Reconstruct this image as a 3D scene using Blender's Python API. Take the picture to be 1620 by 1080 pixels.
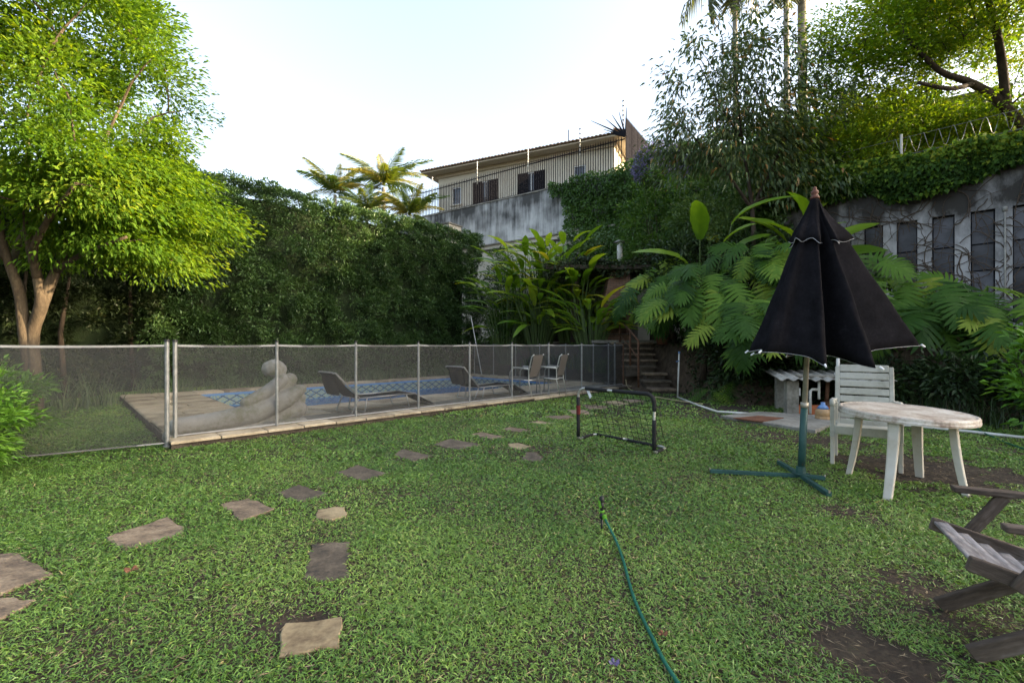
import bpy, math, random
import numpy as np
from mathutils import Vector, Matrix, Euler

for o in list(bpy.data.objects):
    bpy.data.objects.remove(o)
scene = bpy.context.scene
COL = scene.collection
R = math.radians

# ---------------------------------------------------------------- camera
F = 711.0            # focal length in photo pixels (1620 wide)
H = 1.3              # eye height
HV = 545.0           # horizon row
cam_d = bpy.data.cameras.new('camera')
cam = bpy.data.objects.new('camera', cam_d)
COL.objects.link(cam)
cam.location = (0, 0, H)
cam.rotation_euler = (R(90), 0, 0)
cam_d.sensor_width = 36.0
cam_d.lens = F / 1620 * 36.0
cam_d.shift_y = 5.0 / 1620
cam_d.clip_start = 0.05
cam_d.clip_end = 3000
scene.camera = cam

# ---------------------------------------------------------------- sky, sun, exposure
SUN_EL = 15.0
SUN_AZ = 94.0         # degrees from +Y, positive = to the right
world = bpy.data.worlds.new('World')
scene.world = world
world.use_nodes = True
wn = world.node_tree
wn.nodes.clear()
wo = wn.nodes.new('ShaderNodeOutputWorld')
wb = wn.nodes.new('ShaderNodeBackground')
ws = wn.nodes.new('ShaderNodeTexSky')
ws.sky_type = 'NISHITA'
ws.sun_disc = False
ws.sun_elevation = R(SUN_EL)
ws.sun_rotation = R(SUN_AZ)
ws.air_density = 1.0
ws.dust_density = 5.0
ws.ozone_density = 1.0
wb.inputs['Strength'].default_value = 0.15
wh = wn.nodes.new('ShaderNodeHueSaturation')      # thin even veil of high cloud: the whole sky is paler
wh.inputs['Saturation'].default_value = 0.72
wh.inputs['Value'].default_value = 0.93
wn.links.new(ws.outputs[0], wh.inputs['Color'])
wn.links.new(wh.outputs[0], wb.inputs['Color'])
wn.links.new(wb.outputs[0], wo.inputs['Surface'])
sd = bpy.data.lights.new('sun', 'SUN')
sd.energy = 3.4
sd.angle = R(0.6)
sd.color = (1.0, 0.76, 0.48)
sun = bpy.data.objects.new('sun', sd)
COL.objects.link(sun)
to_sun = Vector((math.sin(R(SUN_AZ)) * math.cos(R(SUN_EL)), math.cos(R(SUN_AZ)) * math.cos(R(SUN_EL)), math.sin(R(SUN_EL))))
sun.rotation_euler = to_sun.to_track_quat('Z', 'Y').to_euler()
sun.location = (30, 0, 12)
vs = scene.view_settings
vs.view_transform = 'Standard'
vs.look = 'None'
vs.gamma = 1.0
vs.use_curve_mapping = False
vs.exposure = 2.5

# ---------------------------------------------------------------- helpers
rng = np.random.default_rng(7)
random.seed(11)

def V(*a): return Vector(a)
def G(u, v, e=0.0):
    """photo pixel on a horizontal plane at elevation e"""
    y = F * (H - e) / (v - HV)
    return Vector(((u - 810) / F * y, y, e))
def A(u, v, y):
    """photo pixel at depth y"""
    return Vector(((u - 810) / F * y, y, H - (v - HV) / F * y))

PO = Vector((-4.24, 5.57, 0))          # near left corner of the pool deck
S2 = math.sqrt(0.5)
EA = Vector((S2, S2, 0))               # along the pool
EB = Vector((-S2, S2, 0))              # away across the pool
def PB(a, b, z=0.0):
    p = PO + EA * a + EB * b
    return Vector((p.x, p.y, z))
def toab(x, y):
    dx, dy = x - PO.x, y - PO.y
    return (dx + dy) * S2, (-dx + dy) * S2

_WL = {}
def thing(name, label, cat, loc=(0, 0, 0), rotz=0.0, group=None, rot=None):
    o = bpy.data.objects.new(name, None)
    COL.objects.link(o)
    o.empty_display_size = 0.1
    o.location = loc
    o.rotation_euler = rot if rot is not None else (0, 0, rotz)
    _WL[o.name] = Vector(loc)
    return tag(o, label, cat, group)
def tag(o, label=None, cat=None, group=None, kind=None):
    if label: o['label'] = label
    if cat: o['category'] = cat
    if group: o['group'] = group
    if kind: o['kind'] = kind
    return o

class MB:
    def __init__(s):
        s.v = []; s.f = []
    def add(s, vs_, fs):
        n = len(s.v)
        s.v += [tuple(p) for p in vs_]
        s.f += [tuple(i + n for i in f) for f in fs]
        return s
    def box(s, c, d, rz=0.0, m=None):
        x, y, z = d[0] / 2, d[1] / 2, d[2] / 2
        vs_ = [Vector(p) for p in ((-x,-y,-z),(x,-y,-z),(x,y,-z),(-x,y,-z),(-x,-y,z),(x,-y,z),(x,y,z),(-x,y,z))]
        if m is None: m = Matrix.Rotation(rz, 3, 'Z')
        vs_ = [m @ p + Vector(c) for p in vs_]
        return s.add(vs_, [(0,3,2,1),(4,5,6,7),(0,1,5,4),(1,2,6,5),(2,3,7,6),(3,0,4,7)])
    def bar(s, p, q, w, h, up=(0, 0, 1)):
        """rectangular bar from p to q"""
        p = Vector(p); q = Vector(q)
        d = (q - p); L = d.length; d.normalize()
        sd_ = d.cross(Vector(up))
        if sd_.length < 1e-4: sd_ = d.cross(Vector((0, 1, 0)))
        sd_.normalize(); n = sd_.cross(d)
        m = Matrix((sd_, d, n)).transposed()
        return s.box((p + q) / 2, (w, L, h), m=m)
    def tube(s, pts, rad, n=8, cap=True):
        pts = [Vector(p) for p in pts]
        if not hasattr(rad, '__len__'): rad = [rad] * len(pts)
        base = len(s.v)
        prev = None
        for i, p in enumerate(pts):
            if i == 0: t = pts[1] - p
            elif i == len(pts) - 1: t = p - pts[i - 1]
            else: t = pts[i + 1] - pts[i - 1]
            if t.length < 1e-9: t = Vector((0, 0, 1))
            t.normalize()
            if prev is None:
                ref = Vector((0, 0, 1)) if abs(t.z) < 0.9 else Vector((1, 0, 0))
                x = t.cross(ref).normalized()
            else:
                x = (prev - t * prev.dot(t))
                x = x.normalized() if x.length > 1e-6 else t.orthogonal().normalized()
            prev = x
            y = t.cross(x)
            for k in range(n):
                a = 2 * math.pi * k / n
                s.v.append(tuple(p + (x * math.cos(a) + y * math.sin(a)) * rad[i]))
        for i in range(len(pts) - 1):
            for k in range(n):
                a = base + i * n + k; b = base + i * n + (k + 1) % n
                s.f.append((a, b, b + n, a + n))
        if cap:
            s.f.append(tuple(base + k for k in range(n))[::-1])
            e = base + (len(pts) - 1) * n
            s.f.append(tuple(e + k for k in range(n)))
        return s
    def lathe(s, prof, c=(0, 0, 0), n=24, cap=True):
        base = len(s.v); c = Vector(c)
        for r, z in prof:
            for k in range(n):
                a = 2 * math.pi * k / n
                s.v.append((c.x + r * math.cos(a), c.y + r * math.sin(a), c.z + z))
        for i in range(len(prof) - 1):
            for k in range(n):
                a = base + i * n + k; b = base + i * n + (k + 1) % n
                s.f.append((a, b, b + n, a + n))
        if cap:
            s.f.append(tuple(base + k for k in range(n))[::-1])
            e = base + (len(prof) - 1) * n
            s.f.append(tuple(e + k for k in range(n)))
        return s
    def prism(s, outline, z0, z1, chamfer=0.0):
        n = len(outline); base = len(s.v)
        c = sum((Vector((p[0], p[1])) for p in outline), Vector((0, 0))) / n
        s.v += [(p[0], p[1], z0) for p in outline]
        if chamfer:
            s.v += [(p[0], p[1], z1 - chamfer) for p in outline]
            for p in outline:
                d = (c - Vector((p[0], p[1]))).normalized() * chamfer
                s.v.append((p[0] + d.x, p[1] + d.y, z1))
            rings = 3
        else:
            s.v += [(p[0], p[1], z1) for p in outline]; rings = 2
        for r_ in range(rings - 1):
            for k in range(n):
                a = base + r_ * n + k; b = base + r_ * n + (k + 1) % n
                s.f.append((a, b, b + n, a + n))
        s.f.append(tuple(base + k for k in range(n))[::-1])
        s.f.append(tuple(base + (rings - 1) * n + k for k in range(n)))
        return s
    def mesh(s, name, smooth=False):
        me = bpy.data.meshes.new(name)
        me.from_pydata(s.v, [], s.f)
        me.update()
        if smooth: me.polygons.foreach_set('use_smooth', [True] * len(me.polygons))
        return me
    def build(s, name, mat_, parent=None, world=False, smooth=False, bevel=0.0):
        """world=True: the vertices are world coordinates; the origin goes to the parent (or their lowest centre)"""
        if world:
            if parent is not None: off = _WL.get(parent.name, Vector((0, 0, 0)))
            else:
                n = len(s.v)
                off = Vector((sum(p[0] for p in s.v) / n, sum(p[1] for p in s.v) / n, min(p[2] for p in s.v)))
            s.v = [(p[0] - off.x, p[1] - off.y, p[2] - off.z) for p in s.v]
        o = bpy.data.objects.new(name, s.mesh(name, smooth))
        COL.objects.link(o)
        o.data.materials.append(mat_)
        if parent is not None:
            o.parent = parent
            _WL[o.name] = _WL.get(parent.name, Vector((0, 0, 0)))
        elif world:
            o.location = off; _WL[o.name] = off
        if bevel:
            m = o.modifiers.new('bevel', 'BEVEL'); m.width = bevel; m.segments = 2; m.limit_method = 'ANGLE'
        return o

def npmesh(name, verts, faces, mat_, parent=None, tint=None, smooth=False, loc=None):
    """verts (N,3) world coordinates, faces (M,k)"""
    verts = np.asarray(verts, dtype=np.float64)
    off = np.zeros(3)
    if parent is not None: off = np.array(_WL.get(parent.name, Vector((0, 0, 0))))
    elif loc is not None: off = np.array(loc, dtype=float)
    verts = verts - off
    M, k = faces.shape
    me = bpy.data.meshes.new(name)
    me.vertices.add(len(verts)); me.vertices.foreach_set('co', verts.astype(np.float32).ravel())
    me.loops.add(M * k); me.loops.foreach_set('vertex_index', faces.astype(np.int32).ravel())
    me.polygons.add(M)
    me.polygons.foreach_set('loop_start', np.arange(0, M * k, k, dtype=np.int32))
    if tint is not None:
        at = me.attributes.new('tint', 'FLOAT', 'POINT')
        at.data.foreach_set('value', tint.astype(np.float32))
    me.update(calc_edges=True)
    if smooth: me.polygons.foreach_set('use_smooth', np.ones(M, dtype=bool))
    o = bpy.data.objects.new(name, me)
    COL.objects.link(o)
    me.materials.append(mat_)
    if parent is not None:
        o.parent = parent; _WL[o.name] = _WL.get(parent.name, Vector((0, 0, 0)))
    elif loc is not None:
        o.location = loc
    return o

def norm(a): return a / np.maximum(np.linalg.norm(a, axis=1, keepdims=True), 1e-9)

_grids = {}
def vnoise(x, y, seed=0):
    """smooth value noise in 0..1 on numpy arrays"""
    if seed not in _grids: _grids[seed] = np.random.default_rng(1000 + seed).random((256, 256))
    g = _grids[seed]
    xi = np.floor(x).astype(int); yi = np.floor(y).astype(int)
    fx = x - xi; fy = y - yi
    fx = fx * fx * (3 - 2 * fx); fy = fy * fy * (3 - 2 * fy)
    a = g[xi % 256, yi % 256]; b = g[(xi + 1) % 256, yi % 256]
    c = g[xi % 256, (yi + 1) % 256]; d = g[(xi + 1) % 256, (yi + 1) % 256]
    return (a * (1 - fx) + b * fx) * (1 - fy) + (c * (1 - fx) + d * fx) * fy

def leaves(name, P, D, L, W, mat_, parent=None, tint=None, fold=0.2, droop=0.15, up=None, loc=None, kind='stuff'):
    """a cloud of folded diamond leaves: P base, D direction, L length, W width"""
    N = len(P)
    P = np.asarray(P, float); D = norm(np.asarray(D, float))
    L = np.broadcast_to(L, (N,)).reshape(N, 1); W = np.broadcast_to(W, (N,)).reshape(N, 1)
    if up is None: up = np.array([0, 0, 1.0]) + rng.normal(0, 0.45, (N, 3))
    S = norm(np.cross(D, up)); Nn = np.cross(S, D)
    b = P
    l = P + D * L * 0.42 + S * W * 0.5 + Nn * W * fold
    r = P + D * L * 0.42 - S * W * 0.5 + Nn * W * fold
    t = P + D * L; t = t - np.array([0, 0, 1.0]) * L * droop
    verts = np.stack([b, l, t, r], 1).reshape(-1, 3)
    i = np.arange(N) * 4
    faces = np.concatenate([np.stack([i, i + 2, i + 1], 1), np.stack([i, i + 3, i + 2], 1)])
    if tint is None: tint = rng.random(N)
    o = npmesh(name, verts, faces, mat_, parent, np.repeat(tint, 4), loc=loc)
    if kind: o['kind'] = kind
    return o

# ---------------------------------------------------------------- materials
def mat(name):
    m = bpy.data.materials.new(name); m.use_nodes = True
    nt = m.node_tree; nt.nodes.clear()
    return m, nt
def nd(nt, t, **kw):
    n = nt.nodes.new(t)
    for k, v in kw.items():
        if k in n.inputs: n.inputs[k].default_value = v
        else: setattr(n, k, v)
    return n
def c4(c): return (c[0], c[1], c[2], 1.0)
def ramp(nt, stops, fac=None):
    r = nt.nodes.new('ShaderNodeValToRGB')
    e = r.color_ramp.elements
    while len(e) < len(stops): e.new(0.5)
    for el, (p, c) in zip(e, stops):
        el.position = p; el.color = c4(c)
    if fac is not None: nt.links.new(fac, r.inputs[0])
    return r
def leafmat(name, stops, trans=0.35, rough=0.45, tcol=(1.25, 1.2, 0.55), spec=0.35):
    m, nt = mat(name)
    at = nd(nt, 'ShaderNodeAttribute', attribute_name='tint')
    rp = ramp(nt, stops, at.outputs['Fac'])
    p = nd(nt, 'ShaderNodeBsdfPrincipled', Roughness=rough)
    p.inputs['Specular IOR Level'].default_value = spec
    nt.links.new(rp.outputs[0], p.inputs['Base Color'])
    mx = nd(nt, 'ShaderNodeMix', data_type='RGBA', blend_type='MULTIPLY')
    mx.inputs[0].default_value = 1.0
    nt.links.new(rp.outputs[0], mx.inputs[6]); mx.inputs[7].default_value = c4(tcol)
    t = nd(nt, 'ShaderNodeBsdfTranslucent')
    nt.links.new(mx.outputs[2], t.inputs[0])
    ms = nd(nt, 'ShaderNodeMixShader'); ms.inputs[0].default_value = trans
    nt.links.new(p.outputs[0], ms.inputs[1]); nt.links.new(t.outputs[0], ms.inputs[2])
    o = nd(nt, 'ShaderNodeOutputMaterial'); nt.links.new(ms.outputs[0], o.inputs[0])
    return m
def objleafmat(name, stops, trans=0.3, rough=0.35, tcol=(1.2, 1.2, 0.5), spec=0.5):
    """leaf material for leaf objects: tint by object, veins by noise"""
    m, nt = mat(name)
    oi = nd(nt, 'ShaderNodeObjectInfo')
    tc = nd(nt, 'ShaderNodeTexCoord')
    no = nd(nt, 'ShaderNodeTexNoise', Scale=9.0, Detail=3.0)
    nt.links.new(tc.outputs['Object'], no.inputs['Vector'])
    ma = nd(nt, 'ShaderNodeMath', operation='MULTIPLY_ADD'); ma.inputs[1].default_value = 0.35; ma.inputs[2].default_value = -0.17
    nt.links.new(no.outputs[0], ma.inputs[0])
    ad = nd(nt, 'ShaderNodeMath', operation='ADD')
    nt.links.new(oi.outputs['Random'], ad.inputs[0]); nt.links.new(ma.outputs[0], ad.inputs[1])
    rp = ramp(nt, stops, ad.outputs[0])
    p = nd(nt, 'ShaderNodeBsdfPrincipled', Roughness=rough)
    p.inputs['Specular IOR Level'].default_value = spec
    nt.links.new(rp.outputs[0], p.inputs['Base Color'])
    mx = nd(nt, 'ShaderNodeMix', data_type='RGBA', blend_type='MULTIPLY'); mx.inputs[0].default_value = 1.0
    nt.links.new(rp.outputs[0], mx.inputs[6]); mx.inputs[7].default_value = c4(tcol)
    t = nd(nt, 'ShaderNodeBsdfTranslucent'); nt.links.new(mx.outputs[2], t.inputs[0])
    ms = nd(nt, 'ShaderNodeMixShader'); ms.inputs[0].default_value = trans
    nt.links.new(p.outputs[0], ms.inputs[1]); nt.links.new(t.outputs[0], ms.inputs[2])
    o = nd(nt, 'ShaderNodeOutputMaterial'); nt.links.new(ms.outputs[0], o.inputs[0])
    return m
def noisemat(name, stops, scale=4.0, rough=0.8, bump=0.3, detail=8.0, stretch=(1, 1, 1), metal=0.0, rnd=0.0, bscale=None, spec=0.3, coord='Object', bdist=0.02, fine=0.0):
    """base colour from noise; rnd mixes in a per-object shift; fine adds a second small noise"""
    m, nt = mat(name)
    tc = nd(nt, 'ShaderNodeTexCoord')
    mp = nd(nt, 'ShaderNodeMapping'); mp.inputs['Scale'].default_value = stretch
    if coord == 'World':
        ge = nd(nt, 'ShaderNodeNewGeometry'); nt.links.new(ge.outputs['Position'], mp.inputs[0])
    else:
        nt.links.new(tc.outputs[coord], mp.inputs[0])
    no = nd(nt, 'ShaderNodeTexNoise', Scale=scale, Detail=detail, Roughness=0.62)
    nt.links.new(mp.outputs[0], no.inputs['Vector'])
    src = no.outputs[0]
    if fine:
        n3 = nd(nt, 'ShaderNodeTexNoise', Scale=scale * 9, Detail=4.0)
        nt.links.new(mp.outputs[0], n3.inputs['Vector'])
        ma = nd(nt, 'ShaderNodeMath', operation='MULTIPLY_ADD'); ma.inputs[1].default_value = fine; 
        nt.links.new(n3.outputs[0], ma.inputs[0]); nt.links.new(src, ma.inputs[2])
        sb = nd(nt, 'ShaderNodeMath', operation='SUBTRACT'); sb.inputs[1].default_value = fine * 0.5
        nt.links.new(ma.outputs[0], sb.inputs[0]); src = sb.outputs[0]
    if rnd:
        oi = nd(nt, 'ShaderNodeObjectInfo')
        ma = nd(nt, 'ShaderNodeMath', operation='MULTIPLY_ADD'); ma.inputs[1].default_value = rnd
        nt.links.new(oi.outputs['Random'], ma.inputs[0]); nt.links.new(src, ma.inputs[2])
        sb = nd(nt, 'ShaderNodeMath', operation='SUBTRACT'); sb.inputs[1].default_value = rnd * 0.5
        nt.links.new(ma.outputs[0], sb.inputs[0]); src = sb.outputs[0]
    rp = ramp(nt, stops, src)
    p = nd(nt, 'ShaderNodeBsdfPrincipled', Roughness=rough, Metallic=metal)
    p.inputs['Specular IOR Level'].default_value = spec
    nt.links.new(rp.outputs[0], p.inputs['Base Color'])
    if bump:
        n2 = nd(nt, 'ShaderNodeTexNoise', Scale=bscale or scale * 4, Detail=6.0)
        nt.links.new(mp.outputs[0], n2.inputs['Vector'])
        bp = nd(nt, 'ShaderNodeBump', Strength=bump, Distance=bdist)
        nt.links.new(n2.outputs[0], bp.inputs['Height']); nt.links.new(bp.outputs[0], p.inputs['Normal'])
    o = nd(nt, 'ShaderNodeOutputMaterial'); nt.links.new(p.outputs[0], o.inputs[0])
    m['_'] = 1
    return m
def plain(name, col, rough=0.5, metal=0.0, var=0.15, scale=12.0, bump=0.05, rnd=0.0):
    lo = tuple(c * (1 - var) for c in col); hi = tuple(min(1, c * (1 + var)) for c in col)
    return noisemat(name, [(0.3, lo), (0.7, hi)], scale, rough, bump, metal=metal, rnd=rnd)

M = {}
M['soil'] = noisemat('soil', [(0.25, (0.028, 0.019, 0.012)), (0.5, (0.06, 0.042, 0.027)), (0.8, (0.12, 0.088, 0.058))], 6, 0.95, 0.8, coord='World', fine=0.5, bdist=0.03)
M['ground'] = noisemat('lawn_ground', [(0.25, (0.017, 0.012, 0.008)), (0.5, (0.036, 0.025, 0.016)), (0.68, (0.055, 0.041, 0.026)), (0.85, (0.05, 0.055, 0.025))], 5, 0.95, 0.8, coord='World', fine=0.6, bdist=0.03)
M['grass'] = leafmat('grass_blades', [(0.0, (0.054, 0.122, 0.020)), (0.3, (0.090, 0.186, 0.030)), (0.58, (0.146, 0.262, 0.046)), (0.82, (0.218, 0.335, 0.068)), (0.93, (0.24, 0.28, 0.08)), (1.0, (0.36, 0.28, 0.13))], 0.25, 0.42, spec=0.5)
M['tree_leaf'] = leafmat('tree_leaf', [(0.0, (0.045, 0.105, 0.012)), (0.4, (0.085, 0.175, 0.018)), (0.8, (0.15, 0.235, 0.024)), (0.97, (0.22, 0.26, 0.03)), (1.0, (0.30, 0.10, 0.02))], 0.5, 0.5, tcol=(1.7, 1.5, 0.35), spec=0.15)
M['hedge_leaf'] = leafmat('hedge_leaf', [(0.0, (0.036, 0.078, 0.023)), (0.5, (0.072, 0.138, 0.037)), (0.9, (0.12, 0.20, 0.055)), (1.0, (0.19, 0.24, 0.06))], 0.15, 0.38, spec=0.5)
M['hedge_shade_core'] = noisemat('hedge_shade_core', [(0.3, (0.008, 0.014, 0.005)), (0.7, (0.025, 0.045, 0.013))], 9, 0.9, 0.9)  # dark colour stands in for self-shadow inside the hedge
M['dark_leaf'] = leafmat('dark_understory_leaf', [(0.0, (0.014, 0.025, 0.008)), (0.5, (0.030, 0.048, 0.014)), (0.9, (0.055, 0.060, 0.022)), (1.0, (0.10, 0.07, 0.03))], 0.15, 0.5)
M['ivy_leaf'] = leafmat('ivy_leaf', [(0.0, (0.035, 0.085, 0.015)), (0.5, (0.065, 0.14, 0.022)), (0.9, (0.11, 0.20, 0.035)), (1.0, (0.20, 0.27, 0.05))], 0.28, 0.45)
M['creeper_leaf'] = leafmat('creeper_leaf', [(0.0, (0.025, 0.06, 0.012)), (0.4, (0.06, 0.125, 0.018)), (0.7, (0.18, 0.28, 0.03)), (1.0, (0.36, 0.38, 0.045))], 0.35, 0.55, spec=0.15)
M['fine_leaf'] = leafmat('feathery_leaf', [(0.0, (0.05, 0.125, 0.012)), (0.5, (0.12, 0.22, 0.018)), (0.85, (0.22, 0.30, 0.02)), (1.0, (0.38, 0.30, 0.025))], 0.58, 0.5, tcol=(1.7, 1.5, 0.4))
M['sparse_leaf'] = leafmat('sparse_tree_leaf', [(0.0, (0.035, 0.065, 0.022)), (0.5, (0.07, 0.115, 0.04)), (0.9, (0.13, 0.17, 0.06)), (1.0, (0.32, 0.16, 0.05))], 0.3, 0.42)
M['shrub_leaf'] = leafmat('shrub_leaf', [(0.0, (0.06, 0.15, 0.018)), (0.5, (0.11, 0.25, 0.026)), (0.9, (0.17, 0.33, 0.04)), (1.0, (0.25, 0.38, 0.06))], 0.3, 0.4)
M['pale_shrub_leaf'] = leafmat('pale_shrub_leaf', [(0.0, (0.05, 0.10, 0.025)), (0.6, (0.10, 0.17, 0.05)), (0.85, (0.20, 0.28, 0.11)), (1.0, (0.34, 0.38, 0.18))], 0.3, 0.45)
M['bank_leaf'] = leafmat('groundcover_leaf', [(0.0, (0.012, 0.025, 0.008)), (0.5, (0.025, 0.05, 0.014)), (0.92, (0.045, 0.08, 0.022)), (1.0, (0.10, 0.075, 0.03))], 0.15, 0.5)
M['strap_leaf'] = leafmat('strap_leaf', [(0.0, (0.05, 0.085, 0.035)), (0.6, (0.10, 0.15, 0.07)), (1.0, (0.20, 0.24, 0.12))], 0.25, 0.45)
M['petal'] = leafmat('lilac_petal', [(0.0, (0.13, 0.11, 0.24)), (1.0, (0.30, 0.26, 0.44))], 0.3, 0.6, tcol=(1, 1, 1.1))
M['red_petal'] = leafmat('red_petal', [(0.0, (0.45, 0.05, 0.01)), (1.0, (0.7, 0.12, 0.03))], 0.3, 0.6, tcol=(1.1, 1, 1))
M['frond'] = objleafmat('palm_frond', [(0.0, (0.045, 0.095, 0.012)), (0.5, (0.10, 0.14, 0.02)), (1.0, (0.28, 0.23, 0.035))], 0.35, tcol=(1.5, 1.3, 0.4))
M['dark_frond'] = objleafmat('tall_palm_frond', [(0.0, (0.045, 0.07, 0.025)), (1.0, (0.13, 0.13, 0.05))], 0.3)
M['philo'] = objleafmat('philodendron_leaf', [(0.0, (0.018, 0.052, 0.008)), (0.5, (0.042, 0.10, 0.011)), (0.85, (0.085, 0.165, 0.018)), (1.0, (0.19, 0.25, 0.03))], 0.25, 0.5, spec=0.15)
M['heli'] = objleafmat('heliconia_leaf', [(0.0, (0.075, 0.17, 0.016)), (0.5, (0.17, 0.30, 0.025)), (0.85, (0.28, 0.39, 0.035)), (1.0, (0.50, 0.44, 0.05))], 0.45, 0.35, tcol=(1.5, 1.3, 0.4))  # leaf colours brightened in place of sunlight blocked before it gets here
M['stalk'] = plain('green_stalk', (0.07, 0.11, 0.03), 0.5)
M['bark'] = noisemat('tree_bark', [(0.25, (0.025, 0.019, 0.012)), (0.5, (0.065, 0.048, 0.03)), (0.75, (0.13, 0.10, 0.064))], 7, 0.9, 0.8, stretch=(1, 1, 0.35), fine=0.4)
M['dark_bark'] = noisemat('dark_bark', [(0.3, (0.022, 0.016, 0.011)), (0.7, (0.075, 0.055, 0.038))], 8, 0.9, 0.8, stretch=(1, 1, 0.4))
M['palm_bark'] = noisemat('palm_bark', [(0.3, (0.12, 0.11, 0.09)), (0.7, (0.27, 0.25, 0.20))], 3, 0.9, 0.7, stretch=(1, 1, 3))
M['slab'] = noisemat('beige_stone_tile', [(0.25, (0.16, 0.125, 0.085)), (0.45, (0.33, 0.27, 0.185)), (0.62, (0.43, 0.355, 0.25)), (0.8, (0.52, 0.45, 0.34))], 3.2, 0.85, 0.35, rnd=0.28, fine=0.4, coord='World', bdist=0.01)
M['deckbase'] = noisemat('deck_base', [(0.3, (0.035, 0.027, 0.02)), (0.7, (0.11, 0.09, 0.07))], 5, 0.95, 0.6, coord='World', fine=0.5)
M['concrete'] = noisemat('weathered_concrete', [(0.25, (0.10, 0.092, 0.075)), (0.5, (0.21, 0.195, 0.165)), (0.75, (0.31, 0.295, 0.26))], 2.5, 0.9, 0.4, coord='World', fine=0.5)
M['slate_a'] = noisemat('brown_slate', [(0.25, (0.06, 0.044, 0.034)), (0.42, (0.135, 0.10, 0.07)), (0.58, (0.215, 0.16, 0.108)), (0.8, (0.31, 0.245, 0.17))], 6, 0.8, 0.8, coord='World', stretch=(1, 1.8, 1), rnd=0.15, fine=0.5, bdist=0.015)
M['slate_b'] = noisemat('dark_slate', [(0.25, (0.035, 0.03, 0.024)), (0.45, (0.078, 0.062, 0.045)), (0.62, (0.12, 0.096, 0.07)), (0.8, (0.20, 0.162, 0.12))], 6, 0.85, 0.5, coord='World', rnd=0.1, fine=0.5, bdist=0.012)
M['slate_c'] = noisemat('tan_slate', [(0.25, (0.12, 0.085, 0.05)), (0.45, (0.22, 0.17, 0.10)), (0.62, (0.29, 0.23, 0.135)), (0.8, (0.37, 0.30, 0.19))], 5, 0.8, 0.45, coord='World', rnd=0.1, fine=0.45, bdist=0.012)
M['alu'] = noisemat('aluminium_post', [(0.3, (0.17, 0.175, 0.17)), (0.7, (0.30, 0.305, 0.30))], 14, 0.5, 0.1, metal=0.5)
M['tape'] = plain('grey_tape', (0.26, 0.26, 0.26), 0.8)
M['rust'] = noisemat('rusty_iron', [(0.3, (0.05, 0.025, 0.015)), (0.6, (0.14, 0.07, 0.04)), (0.8, (0.22, 0.13, 0.08))], 14, 0.9, 0.4)
M['steel'] = noisemat('chair_steel', [(0.3, (0.45, 0.45, 0.43)), (0.7, (0.6, 0.6, 0.58))], 20, 0.35, 0.05, metal=0.7)
M['sling'] = noisemat('black_sling', [(0.3, (0.004, 0.0043, 0.006)), (0.7, (0.007, 0.0075, 0.010))], 60, 1.0, 0.3, spec=0.0)
M['taupe_sling'] = plain('taupe_sling', (0.12, 0.105, 0.09), 0.8, scale=60, bump=0.3)
M['statue'] = noisemat('mossy_cast_stone', [(0.26, (0.13, 0.155, 0.06)), (0.38, (0.22, 0.22, 0.165)), (0.50, (0.32, 0.315, 0.295)), (0.8, (0.43, 0.425, 0.41))], 1.7, 0.85, 0.3, fine=0.3)
M['white_plastic'] = noisemat('aged_white_plastic', [(0.2, (0.20, 0.20, 0.14)), (0.36, (0.33, 0.32, 0.265)), (0.55, (0.44, 0.43, 0.37)), (0.8, (0.52, 0.51, 0.47))], 3.5, 0.55, 0.1, fine=0.25, spec=0.4)
M['table_top'] = noisemat('stained_table_top', [(0.28, (0.20, 0.14, 0.105)), (0.44, (0.40, 0.33, 0.27)), (0.58, (0.56, 0.51, 0.45)), (0.8, (0.68, 0.65, 0.60))], 4.5, 0.5, 0.08, fine=0.4, spec=0.4)
M['dirty_leg'] = noisemat('soil_stained_plastic', [(0.2, (0.30, 0.24, 0.16)), (0.42, (0.44, 0.40, 0.33)), (0.8, (0.54, 0.52, 0.47))], 3, 0.6, 0.1, fine=0.2)
M['wood'] = noisemat('weathered_wood', [(0.25, (0.032, 0.023, 0.017)), (0.5, (0.085, 0.062, 0.047)), (0.78, (0.19, 0.155, 0.13))], 9, 0.85, 0.5, stretch=(0.25, 1, 1), fine=0.4, rnd=0.15)
M['bleached_wood'] = noisemat('bleached_wood', [(0.25, (0.10, 0.085, 0.08)), (0.5, (0.24, 0.215, 0.205)), (0.78, (0.42, 0.39, 0.38))], 9, 0.85, 0.5, stretch=(0.25, 1, 1), fine=0.5, rnd=0.15)
M['canopy'] = noisemat('black_canopy_cloth', [(0.3, (0.006, 0.0058, 0.0068)), (0.6, (0.011, 0.0105, 0.0125)), (0.8, (0.021, 0.0195, 0.0235))], 5, 1.0, 0.25, fine=0.5, bscale=220, spec=0.03, bdist=0.003)
M['piping'] = plain('grey_piping', (0.38, 0.38, 0.40), 0.7)
M['green_paint'] = noisemat('chipped_green_paint', [(0.27, (0.09, 0.05, 0.025)), (0.36, (0.018, 0.052, 0.048)), (0.7, (0.03, 0.085, 0.075))], 9, 0.5, 0.2)
M['pole_steel'] = noisemat('stained_steel_pole', [(0.3, (0.20, 0.16, 0.11)), (0.6, (0.40, 0.37, 0.31)), (0.8, (0.52, 0.50, 0.45))], 6, 0.45, 0.1, metal=0.4)
M['red_wood'] = plain('turned_red_wood', (0.11, 0.042, 0.026), 0.6)
M['foam'] = plain('black_foam', (0.012, 0.012, 0.013), 0.7, bump=0.3, scale=30)
M['net'] = plain('black_net_cord', (0.010, 0.011, 0.010), 0.8)
M['red_print'] = plain('red_print', (0.12, 0.012, 0.012), 0.6)
M['white_tag'] = plain('white_tag', (0.7, 0.7, 0.72), 0.6)
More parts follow.
